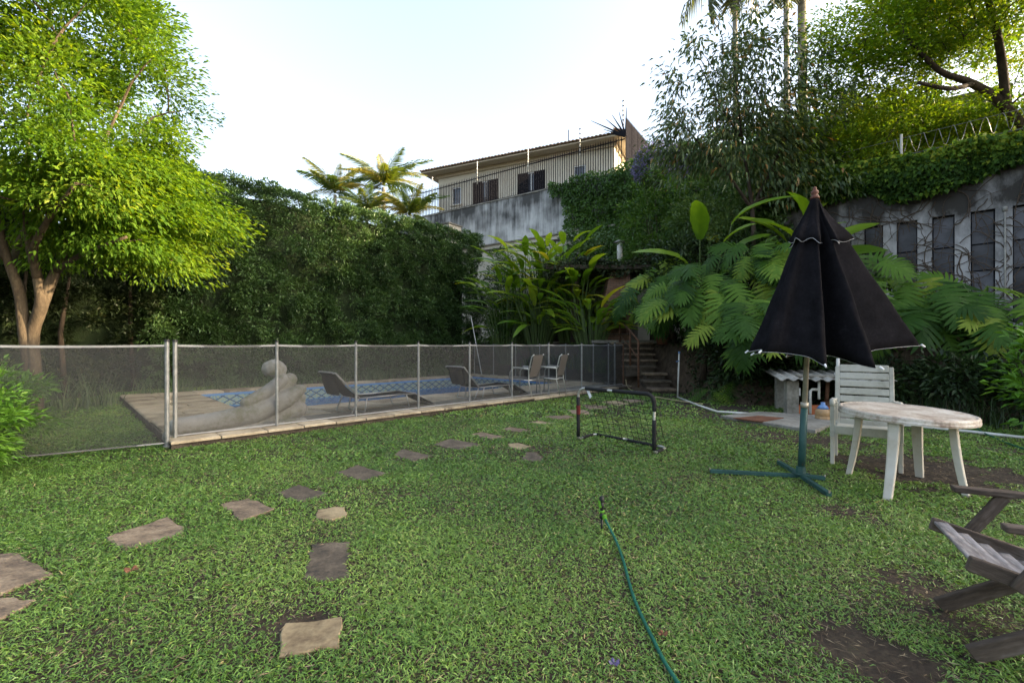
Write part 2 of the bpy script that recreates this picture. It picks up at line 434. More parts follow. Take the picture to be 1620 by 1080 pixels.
M['hose'] = plain('green_hose', (0.008, 0.085, 0.055), 0.45, var=0.2, scale=5)
M['yellow_hose'] = plain('faded_yellow_hose', (0.36, 0.30, 0.17), 0.6)
M['lime'] = plain('lime_plastic', (0.09, 0.25, 0.02), 0.5)
M['black_plastic'] = plain('black_plastic', (0.012, 0.013, 0.013), 0.5)
M['pvc'] = noisemat('white_pvc', [(0.3, (0.42, 0.40, 0.35)), (0.7, (0.66, 0.65, 0.61))], 5, 0.55, 0.05)
M['fibre_cement'] = noisemat('fibre_cement', [(0.25, (0.10, 0.095, 0.08)), (0.5, (0.25, 0.24, 0.215)), (0.8, (0.40, 0.385, 0.35))], 5, 0.9, 0.3, fine=0.4)
M['orange_clay'] = plain('orange_clay', (0.36, 0.11, 0.045), 0.8, var=0.3)
M['rust_plate'] = noisemat('rust_plate', [(0.3, (0.07, 0.03, 0.017)), (0.7, (0.20, 0.085, 0.045))], 8, 0.95, 0.3)
M['jug'] = plain('amber_jug', (0.35, 0.22, 0.11), 0.25)
M['jug_blue'] = plain('blue_jug_neck', (0.12, 0.22, 0.42), 0.3)
M['cream_wall'] = noisemat('cream_render', [(0.3, (0.46, 0.415, 0.33)), (0.7, (0.57, 0.53, 0.44))], 1.2, 0.9, 0.1, coord='World', fine=0.3)
M['roof_tile'] = noisemat('clay_roof_tile', [(0.3, (0.13, 0.075, 0.045)), (0.6, (0.26, 0.16, 0.095)), (0.8, (0.36, 0.25, 0.16))], 5, 0.9, 0.3, rnd=0.2, coord='World')
M['soffit'] = plain('cream_soffit', (0.50, 0.44, 0.34), 0.9)
M['iron'] = noisemat('dark_iron', [(0.3, (0.013, 0.013, 0.016)), (0.7, (0.02, 0.02, 0.024))], 12, 1.0, 0.05, spec=0.0)
M['shutter'] = noisemat('dark_shutter', [(0.3, (0.012, 0.0115, 0.013)), (0.7, (0.018, 0.017, 0.019))], 12, 1.0, 0.05, spec=0.05)
M['white_frame'] = plain('white_frame', (0.66, 0.66, 0.64), 0.6)
M['glass'] = noisemat('window_glass', [(0.3, (0.03, 0.033, 0.04)), (0.7, (0.075, 0.082, 0.10))], 1.5, 0.12, 0.0, spec=0.5)
M['dusty_glass'] = noisemat('dusty_glass', [(0.3, (0.025, 0.024, 0.028)), (0.5, (0.06, 0.06, 0.07)), (0.7, (0.13, 0.13, 0.15))], 1.2, 0.45, 0.0, spec=0.3, rnd=0.35)
M['insulator'] = plain('white_insulator_rod', (0.7, 0.66, 0.58), 0.5)
M['vine'] = plain('dead_vine', (0.075, 0.055, 0.04), 0.9)
M['wire'] = plain('galvanised_wire', (0.28, 0.28, 0.28), 0.45, metal=0.5)
M['pot'] = plain('terracotta', (0.15, 0.065, 0.04), 0.85, var=0.3)
M['dry_leaf'] = plain('dry_leaf', (0.15, 0.065, 0.035), 0.8, var=0.3)

def stainmat(name, base, dirt, zscale=0.25, amount=0.5, topz=None, topw=1.0, sc=1.6):
    """wall render with vertical run-off stains in object space (X along wall, Z up); dirtier towards the coping"""
    m, nt = mat(name)
    tc = nd(nt, 'ShaderNodeTexCoord')
    mp = nd(nt, 'ShaderNodeMapping'); mp.inputs['Scale'].default_value = (1.0, 1.0, zscale)
    nt.links.new(tc.outputs['Object'], mp.inputs[0])
    n1 = nd(nt, 'ShaderNodeTexNoise', Scale=sc, Detail=9.0, Roughness=0.72); nt.links.new(mp.outputs[0], n1.inputs['Vector'])
    n2 = nd(nt, 'ShaderNodeTexNoise', Scale=0.9, Detail=5.0); nt.links.new(tc.outputs['Object'], n2.inputs['Vector'])
    ad = nd(nt, 'ShaderNodeMath', operation='ADD'); nt.links.new(n1.outputs[0], ad.inputs[0]); nt.links.new(n2.outputs[0], ad.inputs[1])
    src = ad.outputs[0]
    if topz is not None:
        sx = nd(nt, 'ShaderNodeSeparateXYZ'); nt.links.new(tc.outputs['Object'], sx.inputs[0])
        mr = nd(nt, 'ShaderNodeMapRange'); mr.inputs[1].default_value = topz - topw; mr.inputs[2].default_value = topz
        mr.inputs[3].default_value = 0.0; mr.inputs[4].default_value = -0.33
        nt.links.new(sx.outputs[2], mr.inputs[0])
        a2 = nd(nt, 'ShaderNodeMath', operation='ADD'); nt.links.new(src, a2.inputs[0]); nt.links.new(mr.outputs[0], a2.inputs[1])
        src = a2.outputs[0]
    mid = tuple((a + b) / 2 for a, b in zip(base, dirt))
    mr2 = nd(nt, 'ShaderNodeMath', operation='MULTIPLY'); mr2.inputs[1].default_value = 0.5; nt.links.new(src, mr2.inputs[0])
    rp = ramp(nt, [(amount - 0.14, dirt), (amount - 0.03, mid), (amount + 0.06, base), (0.75, tuple(min(1, c * 1.15) for c in base))], mr2.outputs[0])
    p = nd(nt, 'ShaderNodeBsdfPrincipled', Roughness=0.92)
    nt.links.new(rp.outputs[0], p.inputs['Base Color'])
    bp = nd(nt, 'ShaderNodeBump', Strength=0.3, Distance=0.02)
    n3 = nd(nt, 'ShaderNodeTexNoise', Scale=18.0, Detail=6.0); nt.links.new(tc.outputs['Object'], n3.inputs['Vector'])
    nt.links.new(n3.outputs[0], bp.inputs['Height']); nt.links.new(bp.outputs[0], p.inputs['Normal'])
    o = nd(nt, 'ShaderNodeOutputMaterial'); nt.links.new(p.outputs[0], o.inputs[0])
    return m
M['grey_wall'] = stainmat('stained_grey_wall', (0.50, 0.50, 0.49), (0.06, 0.06, 0.058), 0.10, 0.45, 9.6, 2.6, sc=3.4)
M['old_wall'] = stainmat('dirty_white_wall', (0.36, 0.352, 0.35), (0.03, 0.027, 0.024), 0.5, 0.47, 3.35, 0.9)
M['brick'] = None
def brickmat():
    m, nt = mat('small_red_brick')
    tc = nd(nt, 'ShaderNodeTexCoord')
    mp = nd(nt, 'ShaderNodeMapping'); mp.inputs['Rotation'].default_value = (R(90), 0, 0)
    nt.links.new(tc.outputs['Object'], mp.inputs[0])
    b = nd(nt, 'ShaderNodeTexBrick', Scale=1.0)
    b.inputs['Brick Width'].default_value = 0.22; b.inputs['Row Height'].default_value = 0.065; b.inputs['Mortar Size'].default_value = 0.008
    b.inputs['Color1'].default_value = (0.20, 0.095, 0.06, 1); b.inputs['Color2'].default_value = (0.29, 0.17, 0.11, 1); b.inputs['Mortar'].default_value = (0.10, 0.08, 0.065, 1)
    nt.links.new(mp.outputs[0], b.inputs['Vector'])
    p = nd(nt, 'ShaderNodeBsdfPrincipled', Roughness=0.9); nt.links.new(b.outputs[0], p.inputs['Base Color'])
    bp = nd(nt, 'ShaderNodeBump', Strength=0.6, Distance=0.01); bp.invert = True
    nt.links.new(b.outputs[1], bp.inputs['Height']); nt.links.new(bp.outputs[0], p.inputs['Normal'])
    o = nd(nt, 'ShaderNodeOutputMaterial'); nt.links.new(p.outputs[0], o.inputs[0])
    return m
M['brick'] = brickmat()
def meshmat():
    """open weave fence cloth: part of the light passes between the threads"""
    m, nt = mat('fence_mesh_cloth')
    t = nd(nt, 'ShaderNodeBsdfTransparent')
    p = nd(nt, 'ShaderNodeBsdfPrincipled', Roughness=0.8); p.inputs['Base Color'].default_value = (0.042, 0.043, 0.043, 1)
    tc = nd(nt, 'ShaderNodeTexCoord')
    n = nd(nt, 'ShaderNodeTexNoise', Scale=2.0, Detail=4.0); nt.links.new(tc.outputs['Object'], n.inputs['Vector'])
    mr = nd(nt, 'ShaderNodeMapRange'); mr.inputs[1].default_value = 0.3; mr.inputs[2].default_value = 0.7; mr.inputs[3].default_value = 0.41; mr.inputs[4].default_value = 0.49
    nt.links.new(n.outputs[0], mr.inputs[0])
    ms = nd(nt, 'ShaderNodeMixShader'); nt.links.new(mr.outputs[0], ms.inputs[0])
    nt.links.new(t.outputs[0], ms.inputs[1]); nt.links.new(p.outputs[0], ms.inputs[2])
    o = nd(nt, 'ShaderNodeOutputMaterial'); nt.links.new(ms.outputs[0], o.inputs[0])
    return m
M['fence_mesh'] = meshmat()
def watermat():
    m, nt = mat('pool_water')
    t = nd(nt, 'ShaderNodeBsdfTransparent'); t.inputs[0].default_value = (0.45, 0.80, 0.98, 1)
    g = nd(nt, 'ShaderNodeBsdfGlossy'); g.inputs['Roughness'].default_value = 0.03
    ge = nd(nt, 'ShaderNodeNewGeometry')
    n = nd(nt, 'ShaderNodeTexNoise', Scale=3.0, Detail=3.0); nt.links.new(ge.outputs['Position'], n.inputs['Vector'])
    bp = nd(nt, 'ShaderNodeBump', Strength=0.35, Distance=0.05); nt.links.new(n.outputs[0], bp.inputs['Height'])
    nt.links.new(bp.outputs[0], g.inputs['Normal'])
    fr = nd(nt, 'ShaderNodeFresnel'); fr.inputs[0].default_value = 1.33; nt.links.new(bp.outputs[0], fr.inputs['Normal'])
    ms = nd(nt, 'ShaderNodeMixShader'); nt.links.new(fr.outputs[0], ms.inputs[0])
    nt.links.new(t.outputs[0], ms.inputs[1]); nt.links.new(g.outputs[0], ms.inputs[2])
    o = nd(nt, 'ShaderNodeOutputMaterial'); nt.links.new(ms.outputs[0], o.inputs[0])
    return m
M['water'] = watermat()
def linermat():
    """printed vinyl liner: plain blue band on top, dark diamond lattice over a mosaic, plain blue below (object X along wall, Z up)"""
    m, nt = mat('printed_pool_liner')
    L_ = nt.links
    tc = nd(nt, 'ShaderNodeTexCoord'); sx = nd(nt, 'ShaderNodeSeparateXYZ'); L_.new(tc.outputs['Object'], sx.inputs[0])
    def mth(op, a, b=None):
        n = nd(nt, 'ShaderNodeMath', operation=op)
        for i, q in enumerate((a, b)):
            if q is None: continue
            if isinstance(q, (int, float)): n.inputs[i].default_value = q
            else: L_.new(q, n.inputs[i])
        return n.outputs[0]
    x = mth('DIVIDE', sx.outputs[0], 0.32); z = mth('DIVIDE', sx.outputs[2], 0.19)
    d1 = mth('ABSOLUTE', mth('SUBTRACT', mth('FRACT', mth('ADD', x, z)), 0.5))
    d2 = mth('ABSOLUTE', mth('SUBTRACT', mth('FRACT', mth('ADD', mth('SUBTRACT', x, z), 50.0)), 0.5))
    line = mth('GREATER_THAN', mth('MAXIMUM', d1, d2), 0.415)
    vo = nd(nt, 'ShaderNodeTexVoronoi', Scale=24.0); L_.new(tc.outputs['Object'], vo.inputs['Vector'])
    rp = ramp(nt, [(0.0, (0.07, 0.17, 0.30)), (0.35, (0.20, 0.31, 0.30)), (0.65, (0.30, 0.35, 0.19)), (1.0, (0.12, 0.28, 0.44))], vo.outputs['Color'])
    mx = nd(nt, 'ShaderNodeMix', data_type='RGBA'); L_.new(line, mx.inputs[0]); L_.new(rp.outputs[0], mx.inputs[6]); mx.inputs[7].default_value = (0.018, 0.06, 0.14, 1)
    band = mth('GREATER_THAN', sx.outputs[2], -0.07)
    m2 = nd(nt, 'ShaderNodeMix', data_type='RGBA'); L_.new(band, m2.inputs[0]); L_.new(mx.outputs[2], m2.inputs[6]); m2.inputs[7].default_value = (0.09, 0.26, 0.55, 1)
    low = mth('LESS_THAN', sx.outputs[2], -0.345)
    m3 = nd(nt, 'ShaderNodeMix', data_type='RGBA'); L_.new(low, m3.inputs[0]); L_.new(m2.outputs[2], m3.inputs[6]); m3.inputs[7].default_value = (0.06, 0.34, 0.66, 1)
    p = nd(nt, 'ShaderNodeBsdfPrincipled', Roughness=0.4); L_.new(m3.outputs[2], p.inputs['Base Color'])
    o = nd(nt, 'ShaderNodeOutputMaterial'); L_.new(p.outputs[0], o.inputs[0])
    return m
M['liner'] = linermat()
M['pool_floor'] = plain('pool_floor', (0.06, 0.34, 0.66), 0.5, scale=1.0)
# ================================================================ SETTING
PA0, PA1, PB0, PB1 = 1.4, 10.5, 2.15, 6.7       # pool opening in deck coordinates
DA1, DB1 = 11.1, 7.25
DECK = 0.10
mb = MB()
As = [-300, PA0 - 0.02, PA1 + 0.02, 300]; Bs = [-300, PB0 - 0.02, PB1 + 0.02, 300]
for i in range(3):
    for j in range(3):
        if i == 1 and j == 1: continue
        n = len(mb.v)
        mb.v += [tuple(PB(As[i], Bs[j])), tuple(PB(As[i + 1], Bs[j])), tuple(PB(As[i + 1], Bs[j + 1])), tuple(PB(As[i], Bs[j + 1]))]
        mb.f.append((n, n + 1, n + 2, n + 3))
tag(mb.build('ground', M['ground']), kind='structure')

# --- planted bank that rises behind the lawn to the upper terrace
EDGE = [(-12, 30), (-3.3, 20.3), (-2.0, 19.1), (3.35, 13.8), (3.4, 12.1), (4.5, 11.6), (4.55, 9.9), (5.0, 9.5), (6.3, 9.3), (7.1, 8.2), (8.1, 7.0), (9.6, 5.2), (14, 0.5), (20, -6)]
POLY = EDGE + [(60, -6), (60, 70), (-12, 70)]
def in_poly(x, y, poly):
    ins = np.zeros(x.shape, bool)
    n = len(poly); j = n - 1
    for i in range(n):
        xi, yi = poly[i]; xj, yj = poly[j]
        c = ((yi > y) != (yj > y)) & (x < (xj - xi) * (y - yi) / ((yj - yi) if yj != yi else 1e-9) + xi)
        ins ^= c; j = i
    return ins
def edge_dist(x, y):
    d = np.full(x.shape, 1e9)
    for (x0, y0), (x1, y1) in zip(EDGE[:-1], EDGE[1:]):
        dx, dy = x1 - x0, y1 - y0
        t = np.clip(((x - x0) * dx + (y - y0) * dy) / (dx * dx + dy * dy), 0, 1)
        d = np.minimum(d, np.hypot(x - x0 - t * dx, y - y0 - t * dy))
    return np.where(in_poly(x, y, POLY), d, -d)
TERR = 1.38
STEPY = [12.0, 12.5, 13.0, 13.4, 13.8, 14.2, 14.6, 15.0]
STEPZ = [0.12, 0.30, 0.48, 0.66, 0.84, 1.02, 1.20, 1.38]
def bank_h(x, y):
    d = edge_dist(x, y)
    t = np.clip(d / 1.5, 0, 1); t = t * t * (3 - 2 * t)
    h = TERR * t + np.clip(t, 0, 1) * 0.12 * (vnoise(x * 1.3, y * 1.3, 3) - 0.5) * (d < 4)
    st = np.interp(y, STEPY, STEPZ) - 0.22
    inst = (x > 3.1) & (x < 4.75) & (y > 11.6) & (y < 15.1)
    h = np.where(inst, np.minimum(h, st), h)
    return np.where(d < 0.0, -0.12, h - 0.03)
def bank_at(x, y): return float(bank_h(np.array([float(x)]), np.array([float(y)]))[0])
gx = np.concatenate([np.arange(-9, 15, 0.22), np.arange(15, 45, 3.0)]); gy = np.concatenate([np.arange(0, 24, 0.22), np.arange(24, 66, 3.0)])
XX, YY = np.meshgrid(gx, gy, indexing='ij')
ZZ = bank_h(XX.ravel(), YY.ravel())
nx_, ny_ = len(gx), len(gy)
ii = np.arange(nx_ * ny_).reshape(nx_, ny_)
fc = np.stack([ii[:-1, :-1].ravel(), ii[1:, :-1].ravel(), ii[1:, 1:].ravel(), ii[:-1, 1:].ravel()], 1)
zz = ZZ[fc]
fc = fc[(zz.max(1) > -0.1)]
tag(npmesh('planted_bank', np.stack([XX.ravel(), YY.ravel(), ZZ], 1), fc, M['soil'], smooth=True), kind='structure')

# --- pool deck: a dark bed with a stone tile laid on it piece by piece
deck = bpy.data.objects.new('pool_deck', None); COL.objects.link(deck); tag(deck, kind='structure')
base = MB()
for a0, a1, b0, b1 in ((0.02, DA1, 0.02, PB0), (0.02, DA1, PB1, DB1), (0.02, PA0, PB0, PB1), (PA1, DA1, PB0, PB1)):
    c = PB((a0 + a1) / 2, (b0 + b1) / 2, 0.03)
    base.box(c, (a1 - a0 - 0.001, b1 - b0 - 0.001, 0.085), R(45))
base.build('deck_bed', M['deckbase'], deck)
# concrete strip behind the front kerb
st = MB(); c = PB(5.4, 0.64, 0.06); st.box(c, (10.6, 0.62, 0.07), R(45)); st.build('concrete_strip', M['concrete'], deck)
tm = MB()
h_ = 0.5; ch = 0.46
tm.add([(-h_,-h_,-h_),(h_,-h_,-h_),(h_,h_,-h_),(-h_,h_,-h_),(-h_,-h_,.3),(h_,-h_,.3),(h_,h_,.3),(-h_,h_,.3),(-ch,-ch,.5),(ch,-ch,.5),(ch,ch,.5),(-ch,ch,.5)],
       [(0,3,2,1),(0,1,5,4),(1,2,6,5),(2,3,7,6),(3,0,4,7),(4,5,9,8),(5,6,10,9),(6,7,11,10),(7,4,8,11),(8,9,10,11)])
tile_me = tm.mesh('tile'); tile_me.materials.append(M['slab'])
def tile(a0, a1, b0, b1, top=DECK, th=0.06):
    o = bpy.data.objects.new('tile', tile_me); COL.objects.link(o); o.parent = deck
    g = 0.008
    o.location = PB((a0 + a1) / 2, (b0 + b1) / 2, top - th / 2 + random.uniform(-0.004, 0.004))
    o.scale = (a1 - a0 - 2 * g, b1 - b0 - 2 * g, th)
    o.rotation_euler = (random.uniform(-.004, .004), random.uniform(-.004, .004), R(45) + random.uniform(-.008, .008))
    return o
a = 0.0
while a < 6.4:                                    # front kerb row
    w = random.uniform(0.48, 0.62); tile(a, a + w, -0.04, 0.30, th=0.036); a += w
while a < DA1:                                    # worn part of the kerb: sunken, some missing
    w = random.uniform(0.5, 0.7)
    if random.random() < 0.8: tile(a, min(a + w, DA1), 0.0, 0.28, top=0.078, th=0.05)
    a += w
for b0, b1, n in ((0.97, 1.55, 0.62), (1.55, PB0, 0.62)):
    a = 0.05
    while a < DA1 - 0.1:
        w = n * random.uniform(0.9, 1.1); tile(a, min(a + w, DA1), b0, b1); a += w
b = PB0
while b < DB1 - 0.05:                             # long slabs at the left end
    w = random.uniform(0.36, 0.46); m_ = random.uniform(0.5, 0.85)
    tile(0.02, m_, b, min(b + w, DB1)); tile(m_, PA0 + 0.03, b, min(b + w, DB1)); b += w
tile(0.02, 0.72, 0.30, 0.97, top=0.096); 
a = PA0
while a < DA1:
    w = random.uniform(0.6, 0.8); tile(a + 0.03, min(a + w + 0.03, DA1), PB1 - 0.03, DB1); a += w
b = PB0
while b < PB1 - 0.05:
    w = random.uniform(0.5, 0.62); tile(PA1 - 0.03, DA1, b, min(b + w, PB1 - 0.03)); b += w

pool = bpy.data.objects.new('swimming_pool', None); COL.objects.link(pool); tag(pool, kind='structure')
def poolwall(p, q, depth=1.5):
    L_ = (q - p).length
    m = MB(); m.add([(0, 0, -depth), (L_, 0, -depth), (L_, 0, 0), (0, 0, 0)], [(0, 1, 2, 3)])
    o = m.build('liner_wall', M['liner'], pool)
    o.location = (p.x, p.y, DECK - 0.05)
    d = q - p; o.rotation_euler = (0, 0, math.atan2(d.y, d.x))
c1, c2, c3, c4_ = PB(PA0, PB0), PB(PA1, PB0), PB(PA1, PB1), PB(PA0, PB1)
for p, q in ((c1, c2), (c2, c3), (c3, c4_), (c4_, c1)): poolwall(p, q)
m = MB(); m.add([tuple(PB(a, b, -1.4)) for a, b in ((PA0, PB0), (PA1, PB0), (PA1, PB1), (PA0, PB1))], [(0, 1, 2, 3)]); m.build('pool_floor', M['pool_floor'], pool)
m = MB(); m.add([tuple(PB(a, b, -0.30)) for a, b in ((PA0, PB0), (PA1, PB0), (PA1, PB1), (PA0, PB1))], [(0, 1, 2, 3)])
tag(m.build('water', M['water']), kind='structure')

# --- upper neighbour ground behind the tall retaining wall
WD = Vector((0.825, -0.565, 0)).normalized(); WN = Vector((-WD.y * -1, WD.x * -1, 0))   # wall run, normal to viewer
WN = Vector((-0.565, -0.825, 0)).normalized()
W0 = Vector((2.0, 24.0, 0))
def WP(s, d=0.0, z=0.0):
    p = W0 + WD * s - WN * d
    return Vector((p.x, p.y, z))
m = MB(); m.add([tuple(WP(s, d, z)) for z in (0, 9.5) for s, d in ((-24, 0.35), (17, 0.35), (17, 40), (-24, 40))],
                [(0, 3, 2, 1), (4, 5, 6, 7), (0, 1, 5, 4), (1, 2, 6, 5), (2, 3, 7, 6), (3, 0, 4, 7)])
tag(m.build('upper_ground', M['soil']), kind='structure')

# ---------------------------------------------------------------- stepping stones (photo pixels on the lawn plane)
STONES = [
 ([(-75, 925), (-40, 882), (26, 876), (84, 911), (0, 943), (-60, 962)], 'a', 'large brown stepping stone cut by the left picture edge, upper of two'),
 ([(-80, 965), (0, 949), (57, 951), (0, 982), (-50, 1000)], 'a', 'brown stepping stone at the left picture edge, lower of two'),
 ([(168, 852), (265, 820), (292, 834), (289, 846), (196, 871)], 'a', 'broad brown stepping stone with a clipped corner, third along the path'),
 ([(349, 798), (394, 789), (435, 807), (381, 826)], 'a', 'streaky grey brown stepping stone with lighter veins next to dark stone'),
 ([(436, 781), (473, 767), (521, 781), (475, 796)], 'b', 'dark grey brown stepping stone above the small tan stone'),
 ([(500, 821), (503, 808), (530, 803), (546, 804), (548, 818), (525, 824)], 'c', 'small rounded tan stone below the dark stepping stone'),
 ([(492, 863), (554, 858), (552, 913), (518, 920), (479, 915)], 'b', 'dark grey square stepping stone between small tan stone and front tan stone'),
 ([(451, 989), (541, 979), (537, 1026), (441, 1041)], 'c', 'yellowish tan square stone nearest the camera on bare soil'),
 ([(532, 749), (564, 737), (613, 750), (577, 762)], 'b', 'dark brown diamond stepping stone, fourth before the goal path bend'),
 ([(621, 720), (636, 711), (684, 722), (655, 731)], 'b', 'dark stepping stone with pale scraped patch in mid path'),
 ([(686, 704), (710, 695), (762, 704), (725, 712)], 'b', 'grey brown diamond stepping stone left of the two small stones'),
 ([(745, 688), (758, 684), (801, 691), (781, 696)], 'a', 'light brown stepping stone just behind the grey brown diamond'),
 ([(792, 679), (806, 676), (845, 681), (821, 684)], 'a', 'brown stepping stone midway between fence and small stones'),
 ([(836, 668), (851, 666), (881, 670), (858, 672)], 'c', 'orange tan stepping stone left of the goal post'),
 ([(860, 659), (899, 657), (909, 661), (881, 664)], 'a', 'flat brown stepping stone just left of the goal'),
 ([(896, 649), (925, 649), (938, 655), (909, 656)], 'a', 'pale stepping stone partly behind the left goal post'),
 ([(920, 640), (959, 643), (964, 647), (930, 647)], 'a', 'reddish brown stepping stone seen through the goal net upper left'),
 ([(951, 636), (974, 634), (997, 639), (979, 642)], 'c', 'bright tan stepping stone seen through the middle of the goal net'),
 ([(984, 632), (1013, 632), (1022, 635), (997, 637)], 'a', 'farthest brown stepping stone seen under the goal crossbar'),
 ([(803, 703), (819, 701), (841, 706), (821, 711), (808, 708)], 'c', 'small tan stone off the path, upper of the pair'),
 ([(825, 725), (832, 716), (847, 716), (860, 727), (842, 731)], 'b', 'small dark stone off the path, lower of the pair'),
]
stone_polys = []
for pts, k, lab in STONES:
    w = [G(u, v) for u, v in pts]
    out = []
    for i in range(len(w)):
        p, q = w[i], w[(i + 1) % len(w)]
        n = max(2, int((q - p).length / 0.06)); n = min(n, 7)
        e = (q - p); nn = Vector((-e.y, e.x, 0)).normalized()
        for t in range(n):
            out.append(p + e * (t / n) + (nn * random.uniform(-0.016, 0.016) if t else nn * 0))
    c = sum(out, Vector()) / len(out)
    m = MB(); m.prism([(p.x - c.x, p.y - c.y) for p in out], -0.03, random.uniform(0.006, 0.014), 0.006)
    o = m.build('stepping_stone', M['slate_' + k]); o.location = (c.x, c.y, 0.0)
    o.rotation_euler = (random.uniform(-.015, .015), random.uniform(-.015, .015), 0)
    tag(o, lab, 'stone', 'stepping stones laid in the lawn')
    stone_polys.append([(c.x + (p.x - c.x) * 0.97, c.y + (p.y - c.y) * 0.97) for p in out])

# ---------------------------------------------------------------- lawn grass
BARE = [(G(1425, 738), 0.42, 1.35), (G(1480, 745), 0.40, 1.35), (G(1560, 752), 0.35, 0.9), (G(1375, 1040), 0.14, 0.42), (G(1440, 1060), 0.12, 0.36), (G(1330, 1015), 0.14, 0.7), (G(1425, 915), 0.14, 0.8), (G(1350, 812), 0.16, 0.7), (G(1325, 700), 0.3, 0.7),
        (G(1190, 690), 0.35, 0.5), (G(1440, 865), 0.16, 0.5), (G(955, 820), 0.10, 0.6), (G(495, 965), 0.12, 0.9), (G(1580, 980), 0.2, 0.55), (G(1100, 650), 0.8, 0.6), (G(1300, 690), 0.4, 0.5), (G(850, 712), 0.18, 0.5)]
def lawn_mask(x, y):
    a_, b_ = (x - PO.x + y - PO.y) * S2, (-(x - PO.x) + y - PO.y) * S2
    ok = ~((a_ > -0.02) & (a_ < DA1 + 0.05) & (b_ > -0.06) & (b_ < DB1 + 0.05))
    ok &= edge_dist(x, y) < 0.05
    for sp in stone_polys: ok &= ~in_poly(x, y, sp)
    dens = 0.92 + 0.6 * (vnoise(x * 1.1, y * 1.1, 5) - 0.35) + 0.6 * (vnoise(x * 4, y * 4, 6) - 0.5)
    wear = np.clip((x - 0.6) / 3.0, 0, 1) * 0.22
    dens = dens - wear
    for c, r_, s_ in BARE:
        d = np.hypot(x - c.x, (y - c.y) * 0.9) / r_ + 1.3 * (vnoise(x * 6, y * 6, 9) - 0.5) + 0.7 * (vnoise(x * 17, y * 17, 10) - 0.5)
        dens = dens - s_ * 0.9 * np.clip(1.9 - d, 0, 1.2) * .85
    near_e = np.clip((edge_dist(x, y) + 1.0) / 1.0, 0, 1)
    dens -= near_e * 0.5
    for sp in stone_polys:
        cx = sum(p[0] for p in sp) / len(sp); cy = sum(p[1] for p in sp) / len(sp); rr = max(math.hypot(p[0] - cx, p[1] - cy) for p in sp)
        d = np.hypot(x - cx, y - cy)
        dens -= 0.30 * np.clip(1.35 - d / rr, 0, 0.5) * 2 * vnoise(x * 9, y * 9, 12)
    return ok & (rng.random(x.shape) < dens)
GP = []
for y1, y2, den, L0, W0_ in ((1.1, 2.3, 17000, 0.029, 0.0046), (2.3, 3.4, 12500, 0.031, 0.0054), (3.4, 5.0, 7000, 0.036, 0.0074), (5.0, 8.0, 2900, 0.044, 0.011), (8.0, 14.0, 800, 0.06, 0.02)):
    xm = 1.28 * y2 + 0.9
    if y2 > 6: xm = min(xm, 10.5)
    n = int(den * 2 * xm * (y2 - y1))
    x = rng.uniform(-xm, xm, n); y = rng.uniform(y1, y2, n)
    k = (x < 1.28 * y + 0.9) & (x > -1.28 * y - 0.4)
    x, y = x[k], y[k]
    k = lawn_mask(x, y); x, y = x[k], y[k]
    GP.append((x, y, np.full(len(x), L0), np.full(len(x), W0_)))
gx_ = np.concatenate([g[0] for g in GP]); gy_ = np.concatenate([g[1] for g in GP]); gL = np.concatenate([g[2] for g in GP]); gW = np.concatenate([g[3] for g in GP])
N = len(gx_)
ang = rng.uniform(0, 2 * math.pi, N) + 0.0
tilt = rng.uniform(0.15, 1.0, N)
D = np.stack([np.cos(ang), np.sin(ang), tilt], 1); D = norm(D)
Lr = (gL * rng.uniform(0.5, 1.4, N) * (0.65 + 0.75 * vnoise(gx_ * 2.3, gy_ * 2.3, 19)))[:, None]; Wr = (gW * rng.uniform(0.7, 1.3, N))[:, None]
S = norm(np.cross(D, np.array([0, 0, 1.0]) + rng.normal(0, .5, (N, 3))))
P = np.stack([gx_, gy_, rng.uniform(-0.004, 0.010, N)], 1)
mid = P + D * Lr * 0.5; tip = P + D * Lr * 0.95; tip[:, 2] -= (Lr[:, 0] * rng.uniform(0.1, 0.45, N)); tip[:, 2] = np.maximum(tip[:, 2], 0.003)
vv = np.stack([P - S * Wr * .3, P + S * Wr * .3, mid + S * Wr * .5, mid - S * Wr * .5, tip], 1).reshape(-1, 3)
i5 = np.arange(N) * 5
ff = np.concatenate([np.stack([i5, i5 + 1, i5 + 2], 1), np.stack([i5, i5 + 2, i5 + 3], 1), np.stack([i5 + 3, i5 + 2, i5 + 4], 1)])
pt = np.clip(0.16 + 0.42 * vnoise(gx_ * 0.8, gy_ * 0.8, 15) + 0.28 * vnoise(gx_ * 3, gy_ * 3, 16) + rng.normal(0, 0.13, N), 0, 0.9)
straw = rng.random(N) < (0.015 + 0.06 * (vnoise(gx_ * 1.7, gy_ * 1.7, 17) > 0.62))
pt = np.where(straw, rng.uniform(0.9, 1.0, N), pt)
print('grass blades', N)
lg = npmesh('lawn_grass', vv, ff, M['grass'], tint=np.repeat(pt, 5))
tag(lg, 'short broad bladed green lawn with worn brown patches', 'grass', kind='stuff')
